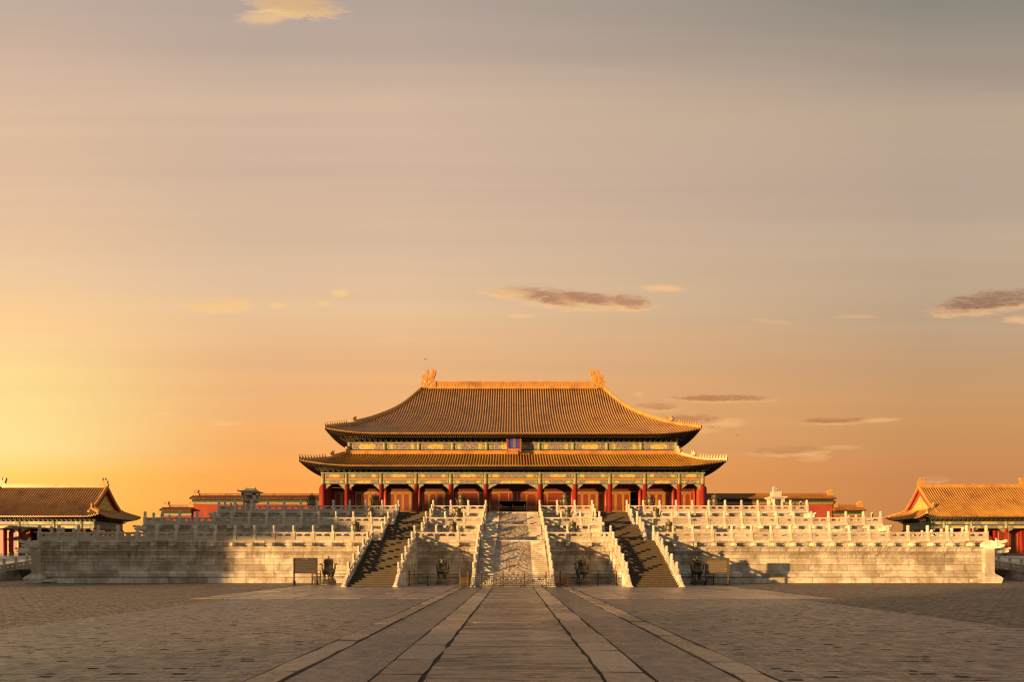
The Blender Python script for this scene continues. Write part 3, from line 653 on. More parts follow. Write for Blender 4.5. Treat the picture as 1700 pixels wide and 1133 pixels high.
def roof(hall,cx,cy,HX,HY,Z,lift,c0,pitch=.44,rr=.115,NT_=14,tg=1.0,detail=2,hips=True,hip_h=.62,figs=10,front_only=False,name='roof',eth=.16,back=True):
    """hipped tiled roof; HX,HY,Z functions of t in 0..1 (eave to top). returns the part and its surface function"""
    def Lf(half,coord,t):
        c=abs(coord)/half
        return lift*max(0,(c-c0)/(1-c0))**2.0*max(0,1-t)**2.0
    def LfF(x,t): return Lf(HX(t),x,t)
    def LfS(y,t):
        d=HY(t)-abs(y); L0=HX(0)*(1-c0)
        return lift*max(0,1-d/L0)**2.0*max(0,1-t)**2.0
    def sF(x,t,sg=-1): return Vector((cx+x,cy+sg*HY(t),Z(t)+LfF(x,t)))
    def sS(y,t,sg=1): return Vector((cx+sg*HX(t),cy+y,Z(t)+LfS(y,t)))
    b=MB()
    for sg in (-1,1):
        if sg==1 and not back: continue
        b.grid(lambda u,v:sF((2*u-1)*HX(v),v,sg),40,NT_,1)
        b.grid(lambda u,v:sF((2*u-1)*HX(v),v,sg)-Vector((0,0,eth)),40,NT_,1)
    for sg in (-1,1):
        b.grid(lambda u,v:sS((2*u-1)*HY(v*tg),v*tg,sg),24,NT_,1)
        b.grid(lambda u,v:sS((2*u-1)*HY(v*tg),v*tg,sg)-Vector((0,0,eth)),24,NT_,1)
    def rib(fn,T_,side):
        ns=max(2,int(NT_*T_)+1); pts=[fn(T_*i/ns) for i in range(ns+1)]
        vs=[];fs=[]
        K=[(-1,0),(-.8,.62),(0,1.0),(.8,.62),(1,0)]
        for p in pts:
            for (a,h) in K: vs.append((p+side*(a*rr)+Vector((0,0,h*rr*1.6))))
        n=5
        for i in range(len(pts)-1):
            for k in range(n-1): fs.append((i*n+k,i*n+k+1,(i+1)*n+k+1,(i+1)*n+k))
        b.add(vs,fs,0)
        # round end cap and drip
        p=pts[0]; out=(pts[0]-pts[1]); out.z=0; out.normalize()
        cv_=[p+out*.03+side*(rr*.95*math.cos(a))+Vector((0,0,.03+rr*.95*math.sin(a))) for a in [2*PI*k/8 for k in range(8)]]
        b.add(cv_,[tuple(range(8))],2)
        q=p+side*pitch*.5+out*.02
        b.add([q-side*pitch*.30+Vector((0,0,.02)),q+side*pitch*.30+Vector((0,0,.02)),q+side*pitch*.2-Vector((0,0,.10)),q-Vector((0,0,.17)),q-side*pitch*.2-Vector((0,0,.10))],[(0,1,2,3,4)],0)
    def tmax(H,x):
        if H(1)>=x: return 1.0
        lo,hi=0,1
        for _ in range(24):
            m=(lo+hi)/2
            if H(m)>x: lo=m
            else: hi=m
        return lo
    n=int(HX(0)/pitch)
    for i in range(-n,n+1):
        x=i*pitch; T_=tmax(HX,abs(x)+.05)
        if T_<.02: continue
        rib(lambda t,x=x:sF(x,t,-1),T_,Vector((1,0,0)))
        if detail>1 and back: rib(lambda t,x=x:sF(x,t,1),T_,Vector((1,0,0)))
    n=int(HY(0)/pitch)
    for sg in (-1,1):
        for i in range(-n,n+1):
            y=i*pitch; T_=min(tg,tmax(HY,abs(y)+.05))
            if T_<.02: continue
            rib(lambda t,y=y:sS(y,t,sg),T_,Vector((0,1,0)))
    rp=b.build(name,['tile','tile_g','ridge'],hall)
    # hip ridges + figures
    if hips:
        for sx in (-1,1):
            for sy in (-1,1):
                if sy>0 and not back: continue
                path=[]; N=22
                for i in range(N+1):
                    t=tg*i/N; path.append(Vector((cx+sx*HX(t),cy+sy*HY(t),Z(t)+lift*(1-t)**2.0)))
                # lower part thinner up to beast
                L=0; cut=0
                for i in range(N):
                    L+=(path[i+1]-path[i]).length
                    if L>figs*.46+.9: cut=i+1; break
                hb=MB(); w_=.17
                hb.sweep(path[:cut+1],[(-w_,-.15),(w_,-.15),(w_,hip_h*.45),(w_*.6,hip_h*.6),(-w_*.6,hip_h*.6),(-w_,hip_h*.45)])
                hb.sweep(path[cut:],[(-w_*1.15,-.15),(w_*1.15,-.15),(w_*1.15,hip_h*.2),(w_*.8,hip_h*.25),(w_*.8,hip_h*.75),(w_*1.1,hip_h*.8),(w_*.6,hip_h),(-w_*.6,hip_h),(-w_*1.1,hip_h*.8),(-w_*.8,hip_h*.75),(-w_*.8,hip_h*.25),(-w_*1.15,hip_h*.2)])
                h=hb.build('hip_ridge','ridge',rp)
                d=(path[0]-path[1]); ang=math.atan2(d.x,-d.y)
                if sy<0 and figs:
                    # walk along
                    for k in range(figs):
                        s_=.18+k*.46; acc=0
                        for i in range(N):
                            seg=(path[i+1]-path[i]).length
                            if acc+seg>=s_:
                                p=path[i]+(path[i+1]-path[i])*((s_-acc)/seg); break
                            acc+=seg
                        put('ridge_figure',BEAST,rp,p+Vector((0,0,hip_h*.58))-parent_org(rp),ang)
                    put('ridge_beast',BIG,rp,path[cut]+Vector((0,0,hip_h*.7))-parent_org(rp),ang)
    return rp,sF,sS,LfF,LfS
def eaves(hall,cx,cy,HX,HY,Z,LfF,LfS,wx,wy,zw,back=False,pitch=.36,under=.2,overl=1.7,bz0=None,bz1=None,bdepth=1.0,bsp=.85,brname='bracket_set'):
    """soffit, rafters and bracket sets between the wall line (half sizes wx,wy, height zw) and the eave"""
    b=MB(); hx,hy,z=HX(0),HY(0),Z(0)
    def eF(x,sg): return Vector((cx+x,cy+sg*(hy-.12),z+LfF(x,0)-under))
    def eS(y,sg): return Vector((cx+sg*(hx-.12),cy+y,z+LfS(y,0)-under))
    for sg in (-1,1):
        b.grid(lambda u,v:eF((2*u-1)*hx*.996,sg).lerp(Vector((cx+(2*u-1)*wx,cy+sg*wy,zw)),v),40,3)
        b.grid(lambda u,v:eS((2*u-1)*hy*.996,sg).lerp(Vector((cx+sg*wx,cy+(2*u-1)*wy,zw)),v),24,3)
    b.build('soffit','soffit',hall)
    # rafters
    b=MB()
    def raf(p,inn,m,w_=.065):
        side=Vector((-inn.y,inn.x,0)).normalized()*w_
        q=p+inn
        vs=[]
        for a in (p,q):
            for (s_,h) in ((-1,-1),(1,-1),(1,1),(-1,1)): vs.append(a+side*s_+Vector((0,0,h*w_)))
        b.add(vs,[(4,5,6,7),(0,1,5,4),(1,2,6,5),(2,3,7,6),(3,0,4,7)],0); b.add(vs[:4],[(3,2,1,0)],1)
    n=int((hx-.3)/pitch)
    for i in range(-n,n+1):
        x=(i+.5)*pitch
        if abs(x)>hx-.2: continue
        tx=x*wx/hx
        for off,zo in ((0,0.02),(.75,-.13)):
            p=eF(x,-1)+Vector((0,off,zo)); e=Vector((cx+tx,cy-wy,zw))-p; e=e.normalized()*overl; raf(p,e,0)
    n=int((hy-.3)/pitch)
    for sg in (-1,1):
        for i in range(-n,n+1):
            y=(i+.5)*pitch
            if abs(y)>hy-.2: continue
            p=eS(y,sg)+Vector((0,0,.02)); e=Vector((cx+sg*wx,cy+y*wy/hy,zw))-p; e=e.normalized()*overl; raf(p,e,0)
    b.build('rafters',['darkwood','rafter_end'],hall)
    if bz0 is not None:
        b=MB(); H=bz1-bz0
        def dg(p,out,m_):
            sd_=Vector((-out.y,out.x,0))
            def bx(wd,d0,d1,h0,h1,m):
                vs=[]
                for hz in (h0,h1):
                    for (a,c) in ((-wd,d0),(wd,d0),(wd,d1),(-wd,d1)): vs.append(p+sd_*a+out*c+Vector((0,0,hz)))
                b.add(vs,[(0,3,2,1),(4,5,6,7),(0,1,5,4),(1,2,6,5),(2,3,7,6),(3,0,4,7)],m)
            bx(.11,0,.25,0,H*.2,m_)
            for k in range(3):
                w0=.2+.09*k; d=bdepth*(k+1)/3
                bx(w0,d-.12-.1*k,d-.02,H*(.18+.26*k),H*(.30+.26*k),m_)
                bx(.06,0,d+.08,H*(.22+.26*k),H*(.34+.26*k),1-m_)
                for s_ in (-1,1):
                    o=b.xf; q=p+sd_*(s_*(w0-.06)); 
                    vs=[]
                    for hz,ww in ((H*(.30+.26*k),.05),(H*(.42+.26*k),.08)):
                        for (a,c) in ((-ww,d-.13),(ww,d-.13),(ww,d),(-ww,d)): vs.append(q+sd_*a+out*c+Vector((0,0,hz)))
                    b.add(vs,[(0,3,2,1),(4,5,6,7),(0,1,5,4),(1,2,6,5),(2,3,7,6),(3,0,4,7)],2)
        nn=int(2*wx/bsp)
        for i in range(nn+1): dg(Vector((cx-wx+2*wx*i/nn,cy-wy,bz0)),Vector((0,-1,0)),i%2)
        nn=int(2*wy/bsp)
        for sg in (-1,1):
            for i in range(nn+1): dg(Vector((cx+sg*wx,cy-wy+2*wy*i/nn,bz0)),Vector((sg,0,0)),i%2)
        b.box(cx-wx,cx+wx,cy-wy+.01,cy-wy+.1,bz0,bz1,3); b.box(cx-wx-.1+.1,cx-wx+.09,cy-wy+.1,cy+wy,bz0,bz1,3); b.box(cx+wx-.09,cx+wx,cy-wy+.1,cy+wy,bz0,bz1,3)
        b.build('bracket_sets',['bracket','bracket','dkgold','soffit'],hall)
def chiwen(hall,x,y,z,s,scale,rod=False,mat='ridge',rot=0):
    raw=[(968,235),(968,215),(961,205),(962,185),(975,180),(970,150),(985,137),(1000,135),(998,108),(1008,97),(1018,108),(1015,135),(1028,142),(1035,118),(1045,98),(1060,97),(1071,110),(1068,130),(1058,150),(1052,175),(1070,185),(1068,235)]
    pts=[((px-1018)/38.2*scale,(235-py)/38.2*scale) for px,py in raw]
    if s>0: pts=[(-a,c) for a,c in pts]
    b=MB(); th=.38*scale
    b.prism(pts,-th,th,'y')
    # relief scrolls on both faces
    for sgn in (-1,1):
        for (ux,uz,ur) in ((-.5,1.3,.42),(-.2,.75,.5),(.35,1.2,.4),(.55,2.2,.34),(.2,1.9,.25),(-.75,.6,.35),(.7,.55,.4),(-.35,1.9,.25),(.75,2.9,.3)):
            ux*= (1 if s<0 else -1)
            ring=[(ux*scale+ur*scale*math.cos(a),uz*scale+ur*scale*math.sin(a)*.8) for a in [2*PI*k/8 for k in range(8)]]
            vs=[(p[0],sgn*th,p[1]) for p in ring]+[((p[0]-ux*scale)*.7+ux*scale,sgn*(th+.06*scale),(p[1]-uz*scale)*.7+uz*scale) for p in ring]
            b.add(vs,[(k,(k+1)%8,8+(k+1)%8,8+k) for k in range(8)]+[tuple(range(8,16))])
    if rod: b.tube([(-.1,0,3*scale),(-.1,0,4.9*scale)],.025,4)
    me=b.mesh('ridge_dragon',mat)
    return put('ridge_dragon',me,hall,Vector((x,y,z))-parent_org(hall),rot)

# ------------------------------------------------------------ the great hall
CY=102.7
hall=thing('palace_hall','great red columned hall with double yellow tiled roof on the terrace','palace hall',(0,CY,8.25))
b=MB(); b.box(-31.2,31.2,84,121.5,8.25,8.62); b.build('plinth','marble',hall)
COLX=[4.3,9.85,15.35,20.9,26.35,30.07]
cols=sorted([-x for x in COLX]+COLX)
ZF=8.6
cm=MB(); cm.lathe([(.42,0),(.42,.1),(.34,.14),(.335,14.48-ZF)],18); cmesh=cm.mesh('column','red',True)
cp=MB(); cp.lathe([(.338,14.48-ZF),(.36,14.50-ZF),(.36,14.62-ZF),(.34,14.64-ZF),(.34,15.3-ZF),(.36,15.32-ZF),(.36,15.42-ZF),(.34,15.44-ZF),(.33,16.15-ZF)],18); cpm=cp.mesh('painted_column_head','bead',True)
for x in cols:
    c=put('column',cmesh,hall,Vector((x,86.04,ZF))-parent_org(hall)); put('painted_column_head',cpm,c)
for x in cols[1:-1]:
    b=MB(); b.lathe([(.34,0),(.33,7)],14); put('inner_column',b.mesh('inner_column','red',True),hall,Vector((x,89.15,ZF))-parent_org(hall))
# painted beams bay by bay
def beam(x0,x1,z0,z1,y,par,nm,alt,mats,depth=.5):
    b=MB(); b.box(x0,x1,y,y+depth,z0,z1,0)
    L=x1-x0; h=z1-z0; e=.03
    b.box(x0,x1,y-.02,y,z1-.06,z1,4); b.box(x0,x1,y-.02,y,z0,z0+.05,5 if alt else 4)
    xm=(x0+x1)/2
    ca,cb=(1,2) if alt else (2,1)
    c=L*.22
    b.prism([(xm-c,z0+.1),(xm+c,z0+.1),(xm+c+h*.35,(z0+z1)/2),(xm+c,z1-.1),(xm-c,z1-.1),(xm-c-h*.35,(z0+z1)/2)],y-.03,y+.01,'y',ca)
    if L>3:
        for s in (-1,1):
            xc=xm+s*L*.345
            b.prism([(xc-L*.055,z0+.1),(xc+L*.055,z0+.1),(xc+L*.07,(z0+z1)/2),(xc+L*.055,z1-.1),(xc-L*.055,z1-.1),(xc-L*.07,(z0+z1)/2)],y-.03,y+.01,'y',cb)
            for (q,m_) in ((.265,3),(.44,6)):
                xc=xm+s*L*q; b.box(xc-L*.014,xc+L*.014,y-.025,y+.01,z0+.08,z1-.08,m_)
            xc=xm+s*L*.468; b.box(xc-L*.02,xc+L*.02,y-.025,y+.01,(z0+z1)/2-.13,(z0+z1)/2+.13,1)
    return b.build(nm,['p_mix','p_gold','p_violet','p_pale','green','p_blue','p_pale'],par)
def spandrel(x,s,z,y,par,w_=1.55,h=.86):
    pts=[(0,0),(0,-h),(.12,-h),(.2,-h*.82),(.42,-h*.78),(.5,-h*.6),(.8,-h*.52),(.9,-h*.34),(1.25,-h*.26),(1.4,-h*.1),(w_,-h*.06),(w_,0)]
    b=MB(); b.prism([(x+s*p[0]*w_/1.55,z+p[1]) for p in pts],y,y+.18,'y'); b.build('spandrel','p_pale',par)
for i in range(11):
    x0,x1=cols[i]+.34,cols[i+1]-.34
    beam(x0,x1,15.40,16.12,85.78,hall,'upper_beam',i%2==0,0)
    b=MB(); b.box(x0,x1,85.82,86.2,15.10,15.38,0); b.box(x0,x1,85.80,85.82,15.20,15.26,1); b.build('orange_strip',['orange','gold'],hall)
    beam(x0,x1,14.48,15.08,85.78,hall,'lower_beam',i%2==1,0)
    w_=1.0 if i!=5 else 1.5
    spandrel(x0,1,14.47,85.95,hall,w_); spandrel(x1,-1,14.47,85.95,hall,w_)
b=MB(); b.box(-30.4,30.4,85.7,86.4,16.13,16.28,0); b.build('wall_plate','p_pale',hall)
# end walls, back wall, ceiling, interior
for s in (-1,1):
    b=MB(); xa,xb=(29.75,30.95)
    b.prism([(86.55,ZF),(86.55,13.9),(87.1,14.35),(119,14.35),(119,ZF)],s*xa,s*xb,'x'); b.box(min(s*29.7,s*31.0),max(s*29.7,s*31.0),86.53,119,ZF,ZF+1.3,1)
    b.build('side_wall',['redwall','greybrick'],hall)
    b=MB(); b.box(min(s*29.9,s*30.3),max(s*29.9,s*30.3),86.5,119,14.5,16.1); b.build('side_beam','p_mix',hall)
b=MB(); b.box(-30.3,30.3,118.4,119,ZF,16.2); b.build('rear_wall','redwall',hall)
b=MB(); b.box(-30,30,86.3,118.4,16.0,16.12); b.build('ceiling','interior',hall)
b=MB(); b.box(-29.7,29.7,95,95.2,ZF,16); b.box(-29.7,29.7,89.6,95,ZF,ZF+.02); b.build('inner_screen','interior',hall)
# doors at y=89.2
DY=89.3
def leaf(x0,x1,par,z1=13.55,arch=True):
    b=MB(); y=DY; z0=ZF+.25; w_=x1-x0; f=min(.13,w_*.12)
    b.box(x0,x1,y,y+.12,z0,z1,0)                     # red stile body
    b.box(x0+.02,x0+.09,y-.04,y,z0,z1,1); b.box(x1-.09,x1-.02,y-.04,y,z0,z1,1)
    zb=z0+1.6
    b.box(x0+.09,x1-.09,y-.04,y,zb,zb+.10,1); b.box(x0+.09,x1-.09,y-.04,y,z0,z0+.08,1); b.box(x0+.09,x1-.09,y-.04,y,z1-.1,z1,1)
    b.box(x0+f+.04,x1-f-.04,y-.03,y,z0+.35,zb-.15,3)
    b.box(x0+.09,x1-.09,y-.03,y,zb-.1,zb-.04,1)
    xi0,xi1=x0+f+.05,x1-f-.05; xm=(xi0+xi1)/2; zt=z1-.55
    b.box(xi0,xi1,y-.02,y,zb+.2,zt,2)
    if arch:
        arc=[(xi1,zt)]+[(xm+(xi1-xm)*math.cos(a),zt+.38*math.sin(a)) for a in [PI*k/8 for k in range(1,8)]]+[(xi0,zt)]
        b.prism(arc,y-.02,y,'y',2)
        out=[(xm+(xi1-xm+.09)*math.cos(a),zt+.47*math.sin(a)) for a in [PI*k/8 for k in range(9)]]
        inn=[(xm+(xi1-xm)*math.cos(a),zt+.38*math.sin(a)) for a in [PI*k/8 for k in range(9)]]
        for k in range(8):
            vs=[(out[k][0],y-.05,out[k][1]),(out[k+1][0],y-.05,out[k+1][1]),(inn[k+1][0],y-.05,inn[k+1][1]),(inn[k][0],y-.05,inn[k][1])]
            b.add(vs,[(0,1,2,3)],1)
        b.box(xi0-.06,xi0,y-.05,y,zb+.14,zt,1); b.box(xi1,xi1+.06,y-.05,y,zb+.14,zt,1)
    b.build('door_leaf',['red','gold','lattice','p_gold'],par)
def transom(x0,x1,z0,z1,par,nm='lattice_window'):
    b=MB(); b.box(x0,x1,DY,DY+.12,z0,z1,0); b.box(x0+.1,x1-.1,DY-.02,DY,z0+.1,z1-.1,2)
    for (a,c,d,e) in ((x0,x1,z0,z0+.07),(x0,x1,z1-.07,z1)): b.box(a,c,DY-.04,DY,d,e,3)
    b.box(x0,x0+.07,DY-.04,DY,z0+.07,z1-.07,3); b.box(x1-.07,x1,DY-.04,DY,z0+.07,z1-.07,3)
    b.build(nm,['red','gold','lattice','orange'],par)
for i in range(11):
    x0,x1=cols[i]+.36,cols[i+1]-.36
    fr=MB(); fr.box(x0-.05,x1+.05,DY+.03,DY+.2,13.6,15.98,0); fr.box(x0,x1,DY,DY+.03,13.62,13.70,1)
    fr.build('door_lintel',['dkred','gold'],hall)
    fr=MB(); fr.box(x0-.05,x1+.05,DY+.01,DY+.2,ZF,ZF+.25,0); fr.build('threshold','red',hall)
    if i in (0,10):
        n=2; m=(x1-x0-.8)/n
        for k in range(n): leaf(x0+.4+k*m,x0+.4+(k+1)*m,hall)
        for a,c in ((x0,x0+.4),(x1-.4,x1)):
            b=MB(); b.box(a,c,DY+.01,DY+.15,ZF+.25,13.6); b.build('door_jamb','red',hall)
    elif i==5:
        lw=1.75
        leaf(x0,x0+lw,hall); leaf(x1-lw,x1,hall)
        m=(x1-x0-2*lw)/3
        for k in range(3): transom(x0+lw+k*m,x0+lw+(k+1)*m,12.15,13.6,hall)
    elif i in (4,6):
        lw=1.05
        leaf(x0,x0+lw,hall); leaf(x1-lw,x1,hall)
        transom(x0+lw,x1-lw,12.2,13.6,hall); m=(x1-x0-2*lw)/2
        transom(x0+lw,x0+lw+m,10.4,12.2,hall); transom(x0+lw+m,x1-lw,10.4,12.2,hall)
        b=MB(); b.box(x0+lw,x1-lw,DY,DY+.12,ZF+.25,10.4,0); b.build('window_apron',['redwall'],hall)
    else:
        m=(x1-x0)/4
        for k in range(4):
            if i==8 and k==3: continue
            leaf(x0+k*m,x0+(k+1)*m,hall)
# lower roof
HX1=lambda t:32.9+(27.05-32.9)*t
HY1=lambda t:19.5+(14.0-19.5)*t
Z1=catmull([16.95,17.50,18.15,18.90,19.80])
lr,sF,sS,lf,ls=roof(hall,0,CY,HX1,HY1,Z1,.85,.74,name='lower_roof',NT_=8,detail=1,back=True)
eaves(hall,0,CY,HX1,HY1,Z1,lf,ls,30.07,16.66,16.95,bz0=16.28,bz1=16.98,bdepth=1.1)
# belt ridge at the top of the lower roof
b=MB(); 
for (z0,z1,o) in ((19.7,19.85,.25),(19.85,20.2,.14),(20.2,20.34,.24)):
    b.box(-27.0-o,27.0+o,88.75-o,89.0,z0,z1); b.box(-27.0-o,-26.9,89.0,116.6,z0,z1); b.box(26.9,27.0+o,89.0,116.6,z0,z1)
b.build('belt_ridge','ridge',lr)
for s in (-1,1):
    b=MB(); b.prism([(-.5,0),(.55,0),(.62,.5),(.4,.65),(.55,1.1),(.25,1.35),(.1,.95),(-.1,1.2),(-.35,1.05),(-.3,.7),(-.6,.55)],-.3,.3,'x')
    put('corner_beast',b.mesh('corner_beast','ridge'),lr,Vector((s*27.0,88.7,19.9))-parent_org(lr),s*R(45))
# upper storey
b=MB(); b.box(-26.5,26.5,89.05,116.4,19.3,22.3); b.build('upper_wall','redwall',hall)
UX=[4.3,9.85,15.4,21.0,26.75]; ucols=sorted([-x for x in UX]+UX)
ch=MB(); ch.lathe([(.36,0),(.36,.12),(.33,.14),(.33,1.0),(.36,1.02),(.36,1.12),(.33,1.16)],16); chm=ch.mesh('painted_column_head','bead',True)
for x in ucols: put('painted_column_head',chm,hall,Vector((x,88.9,20.5))-parent_org(hall))
for i in range(9):
    x0,x1=ucols[i]+.33,ucols[i+1]-.33
    beam(x0,x1,20.5,21.55,88.75,hall,'upper_storey_beam',i%2==0,0,.4)
b=MB(); b.box(-26.9,26.9,88.62,88.75,21.56,21.72); b.box(-26.9,-26.5,89.2,116.4,20.5,21.6); b.box(26.5,26.9,89.2,116.4,20.5,21.6); b.build('upper_wall_plate','p_pale',hall)
HX2=lambda t:29.8+(17.1-29.8)*t
HY2=lambda t:17.0*(1-t)+.001
Z2=catmull([22.50,24.55,27.1,30.4,35.0])
ur,sF,sS,lf,ls=roof(hall,0,CY,HX2,HY2,Z2,.85,.72,name='upper_roof',NT_=22,detail=1,back=True)
eaves(hall,0,CY,HX2,HY2,Z2,lf,ls,26.75,13.8,22.45,bz0=21.72,bz1=22.45,bdepth=1.4)
b=MB()
for (z0,z1,o) in ((34.85,35.1,.42),(35.1,35.3,.30),(35.3,36.05,.22),(36.05,36.2,.32),(36.2,36.35,.2)): b.box(-16.0,16.0,CY-o,CY+o,z0,z1)
for i in range(60):
    x=-15.8+31.6*i/59; b.box(x-.12,x+.12,CY-.27,CY-.22,35.42,35.92)
b.build('main_ridge','ridge',ur)
chiwen(ur,-15.9,CY,35.0,-1,1.0,True); chiwen(ur,15.95,CY,35.0,1,1.0)

# name board hung under the upper eave
nb=thing('name_board','blue name board with gold characters, scalloped red frame, under the upper eave','name board',(0.15,87.3,20.0))
nb.rotation_euler=(R(-10),0,0)
b=MB(); b.box(-.82,.82,-.02,.08,.35,2.25); b.build('board','blue',nb,org=(0,0,0))
for s in (-1,1):
    b=MB(); pts=[(.82,2.32),(1.08,2.42),(1.2,2.3),(1.1,2.1),(1.22,1.85),(1.12,1.6),(1.25,1.3),(1.12,1.0),(1.2,.75),(1.08,.5),(1.18,.15),(1.05,-.28),(.86,-.2),(.9,.15),(.82,.35)]
    b.prism([(s*p[0],p[1]) for p in pts],-.12,.06,'y',0)
    b.prism([(s*(p[0]+ .02),p[1]) for p in pts[1:12]]+[(s*(p[0]-.07),p[1]) for p in reversed(pts[1:12])],-.15,-.12,'y',1)
    b.build('side_frame',['red','gold'],nb,org=(0,0,0))
b=MB(); b.prism([(-.9,.33),(.9,.33),(.95,.12),(.7,-.02),(.5,.1),(.3,-.06),(0,-.1),(-.3,-.06),(-.5,.1),(-.7,-.02),(-.95,.12)],-.14,.04,'y'); b.build('bottom_scallop','orange',nb,org=(0,0,0))
b=MB(); b.box(-1.05,1.05,-.2,.06,2.25,2.42); b.build('top_frame','red',nb,org=(0,0,0))
def textmesh(body,size,mat,name,ext=.02):
    c=bpy.data.curves.new(name,'FONT'); c.body=body; c.size=size; c.extrude=ext; c.align_x='CENTER'; c.align_y='CENTER'; c.offset=size*.012
    o=bpy.data.objects.new('tmp',c); COL.objects.link(o)
    bpy.context.view_layer.update()
    me=bpy.data.meshes.new_from_object(o.evaluated_get(bpy.context.evaluated_depsgraph_get())); bpy.data.objects.remove(o)
    me.transform(Matrix.Rotation(PI/2,4,'X')); me.materials.clear(); me.materials.append(M[mat]); me.name=name
    return me
for k,ch_ in enumerate('太和殿'):
    put('character',textmesh(ch_,.56,'gold','character'),nb,(.1,-.05,1.88-.58*k))

# ------------------------------------------------------------ red walls with tiled copings
def coping_wall(label,x0,x1,y,z0,zt,inner_end):
    t=thing('red_wall',label,'wall',((x0+x1)/2,y,z0))
    b=MB(); b.box(x0+.3,x1-.3,y-.5,y+.5,z0,zt-1.85); b.build('wall_body','redwall',t)
    b=MB(); b.box(x0+.2,x1-.2,y-.62,y+.62,zt-1.85,zt-1.72,1); b.box(x0+.2,x1-.2,y-.60,y+.60,zt-1.72,zt-1.5,0); b.box(x0+.15,x1-.15,y-.7,y+.7,zt-1.5,zt-1.1,2); b.build('glazed_cornice',['green_tile','ridge','darkwood'],t)
    b=MB()
    for s in (-1,1):
        b.add([(x0,y+s*1.25,zt-1.02),(x1,y+s*1.25,zt-1.02),(x1,y+s*.2,zt-.5),(x0,y+s*.2,zt-.5)],[(0,1,2,3)],1)
        b.add([(x0,y+s*1.25,zt-1.10),(x1,y+s*1.25,zt-1.10),(x1,y+s*.5,zt-1.12),(x0,y+s*.5,zt-1.12)],[(0,1,2,3)],1)
    b.box(x0,x1,y-1.25,y-1.2,zt-1.12,zt-1.02,1)
    for s in (-1,1):
        b.add([(x0 if s<0 else x1,y-1.25,zt-1.08),(x0 if s<0 else x1,y+1.25,zt-1.08),(x0 if s<0 else x1,y,zt-.4)],[(0,1,2)],0)
    n=int((x1-x0)/.42)
    for i in range(n+1):
        x=x0+.1+(x1-x0-.2)*i/n
        b.tube([(x,y-1.3,zt-1.0),(x,y-.2,zt-.45)],.12,8,0)
    b.box(x0,x1,y-.16,y+.16,zt-.6,zt-.12,2); b.tube([(x0,y,zt-.12),(x1,y,zt-.12)],.15,8,2)
    b.build('tiled_coping',['tile_w','tile_g','tile_w'],t)
    for e in ((x0,),(x1,)) if inner_end is None else (((x0,) if inner_end>0 else (x1,)),):
        s=-1 if e[0]==x0 else 1
        me=MB(); me.prism([(-.5,0),(.5,0),(.6,.5),(.3,.55),(.45,1.1),(.1,1.25),(-.05,.7),(-.3,1.0),(-.45,.6)],-.25,.25,'y'); o=put('coping_beast',me.mesh('coping_beast','ridge'),t,Vector((e[0]-s*.5,y,zt-.55))-parent_org(t)); 
    return t
coping_wall('long red wall with yellow tiled coping left of the great hall',-55.1,-31,93.5,8.2,13.95,1)
coping_wall('long red wall with yellow tiled coping right of the great hall, partly in its shadow',31,55.1,93.5,8.2,13.95,-1)
coping_wall('short low red wall stepping down at the far left end',-60.2,-54.9,93.5,6.2,11.95,None)
coping_wall('short low red wall stepping down at the far right end',54.9,60.2,93.5,6.2,11.95,None)

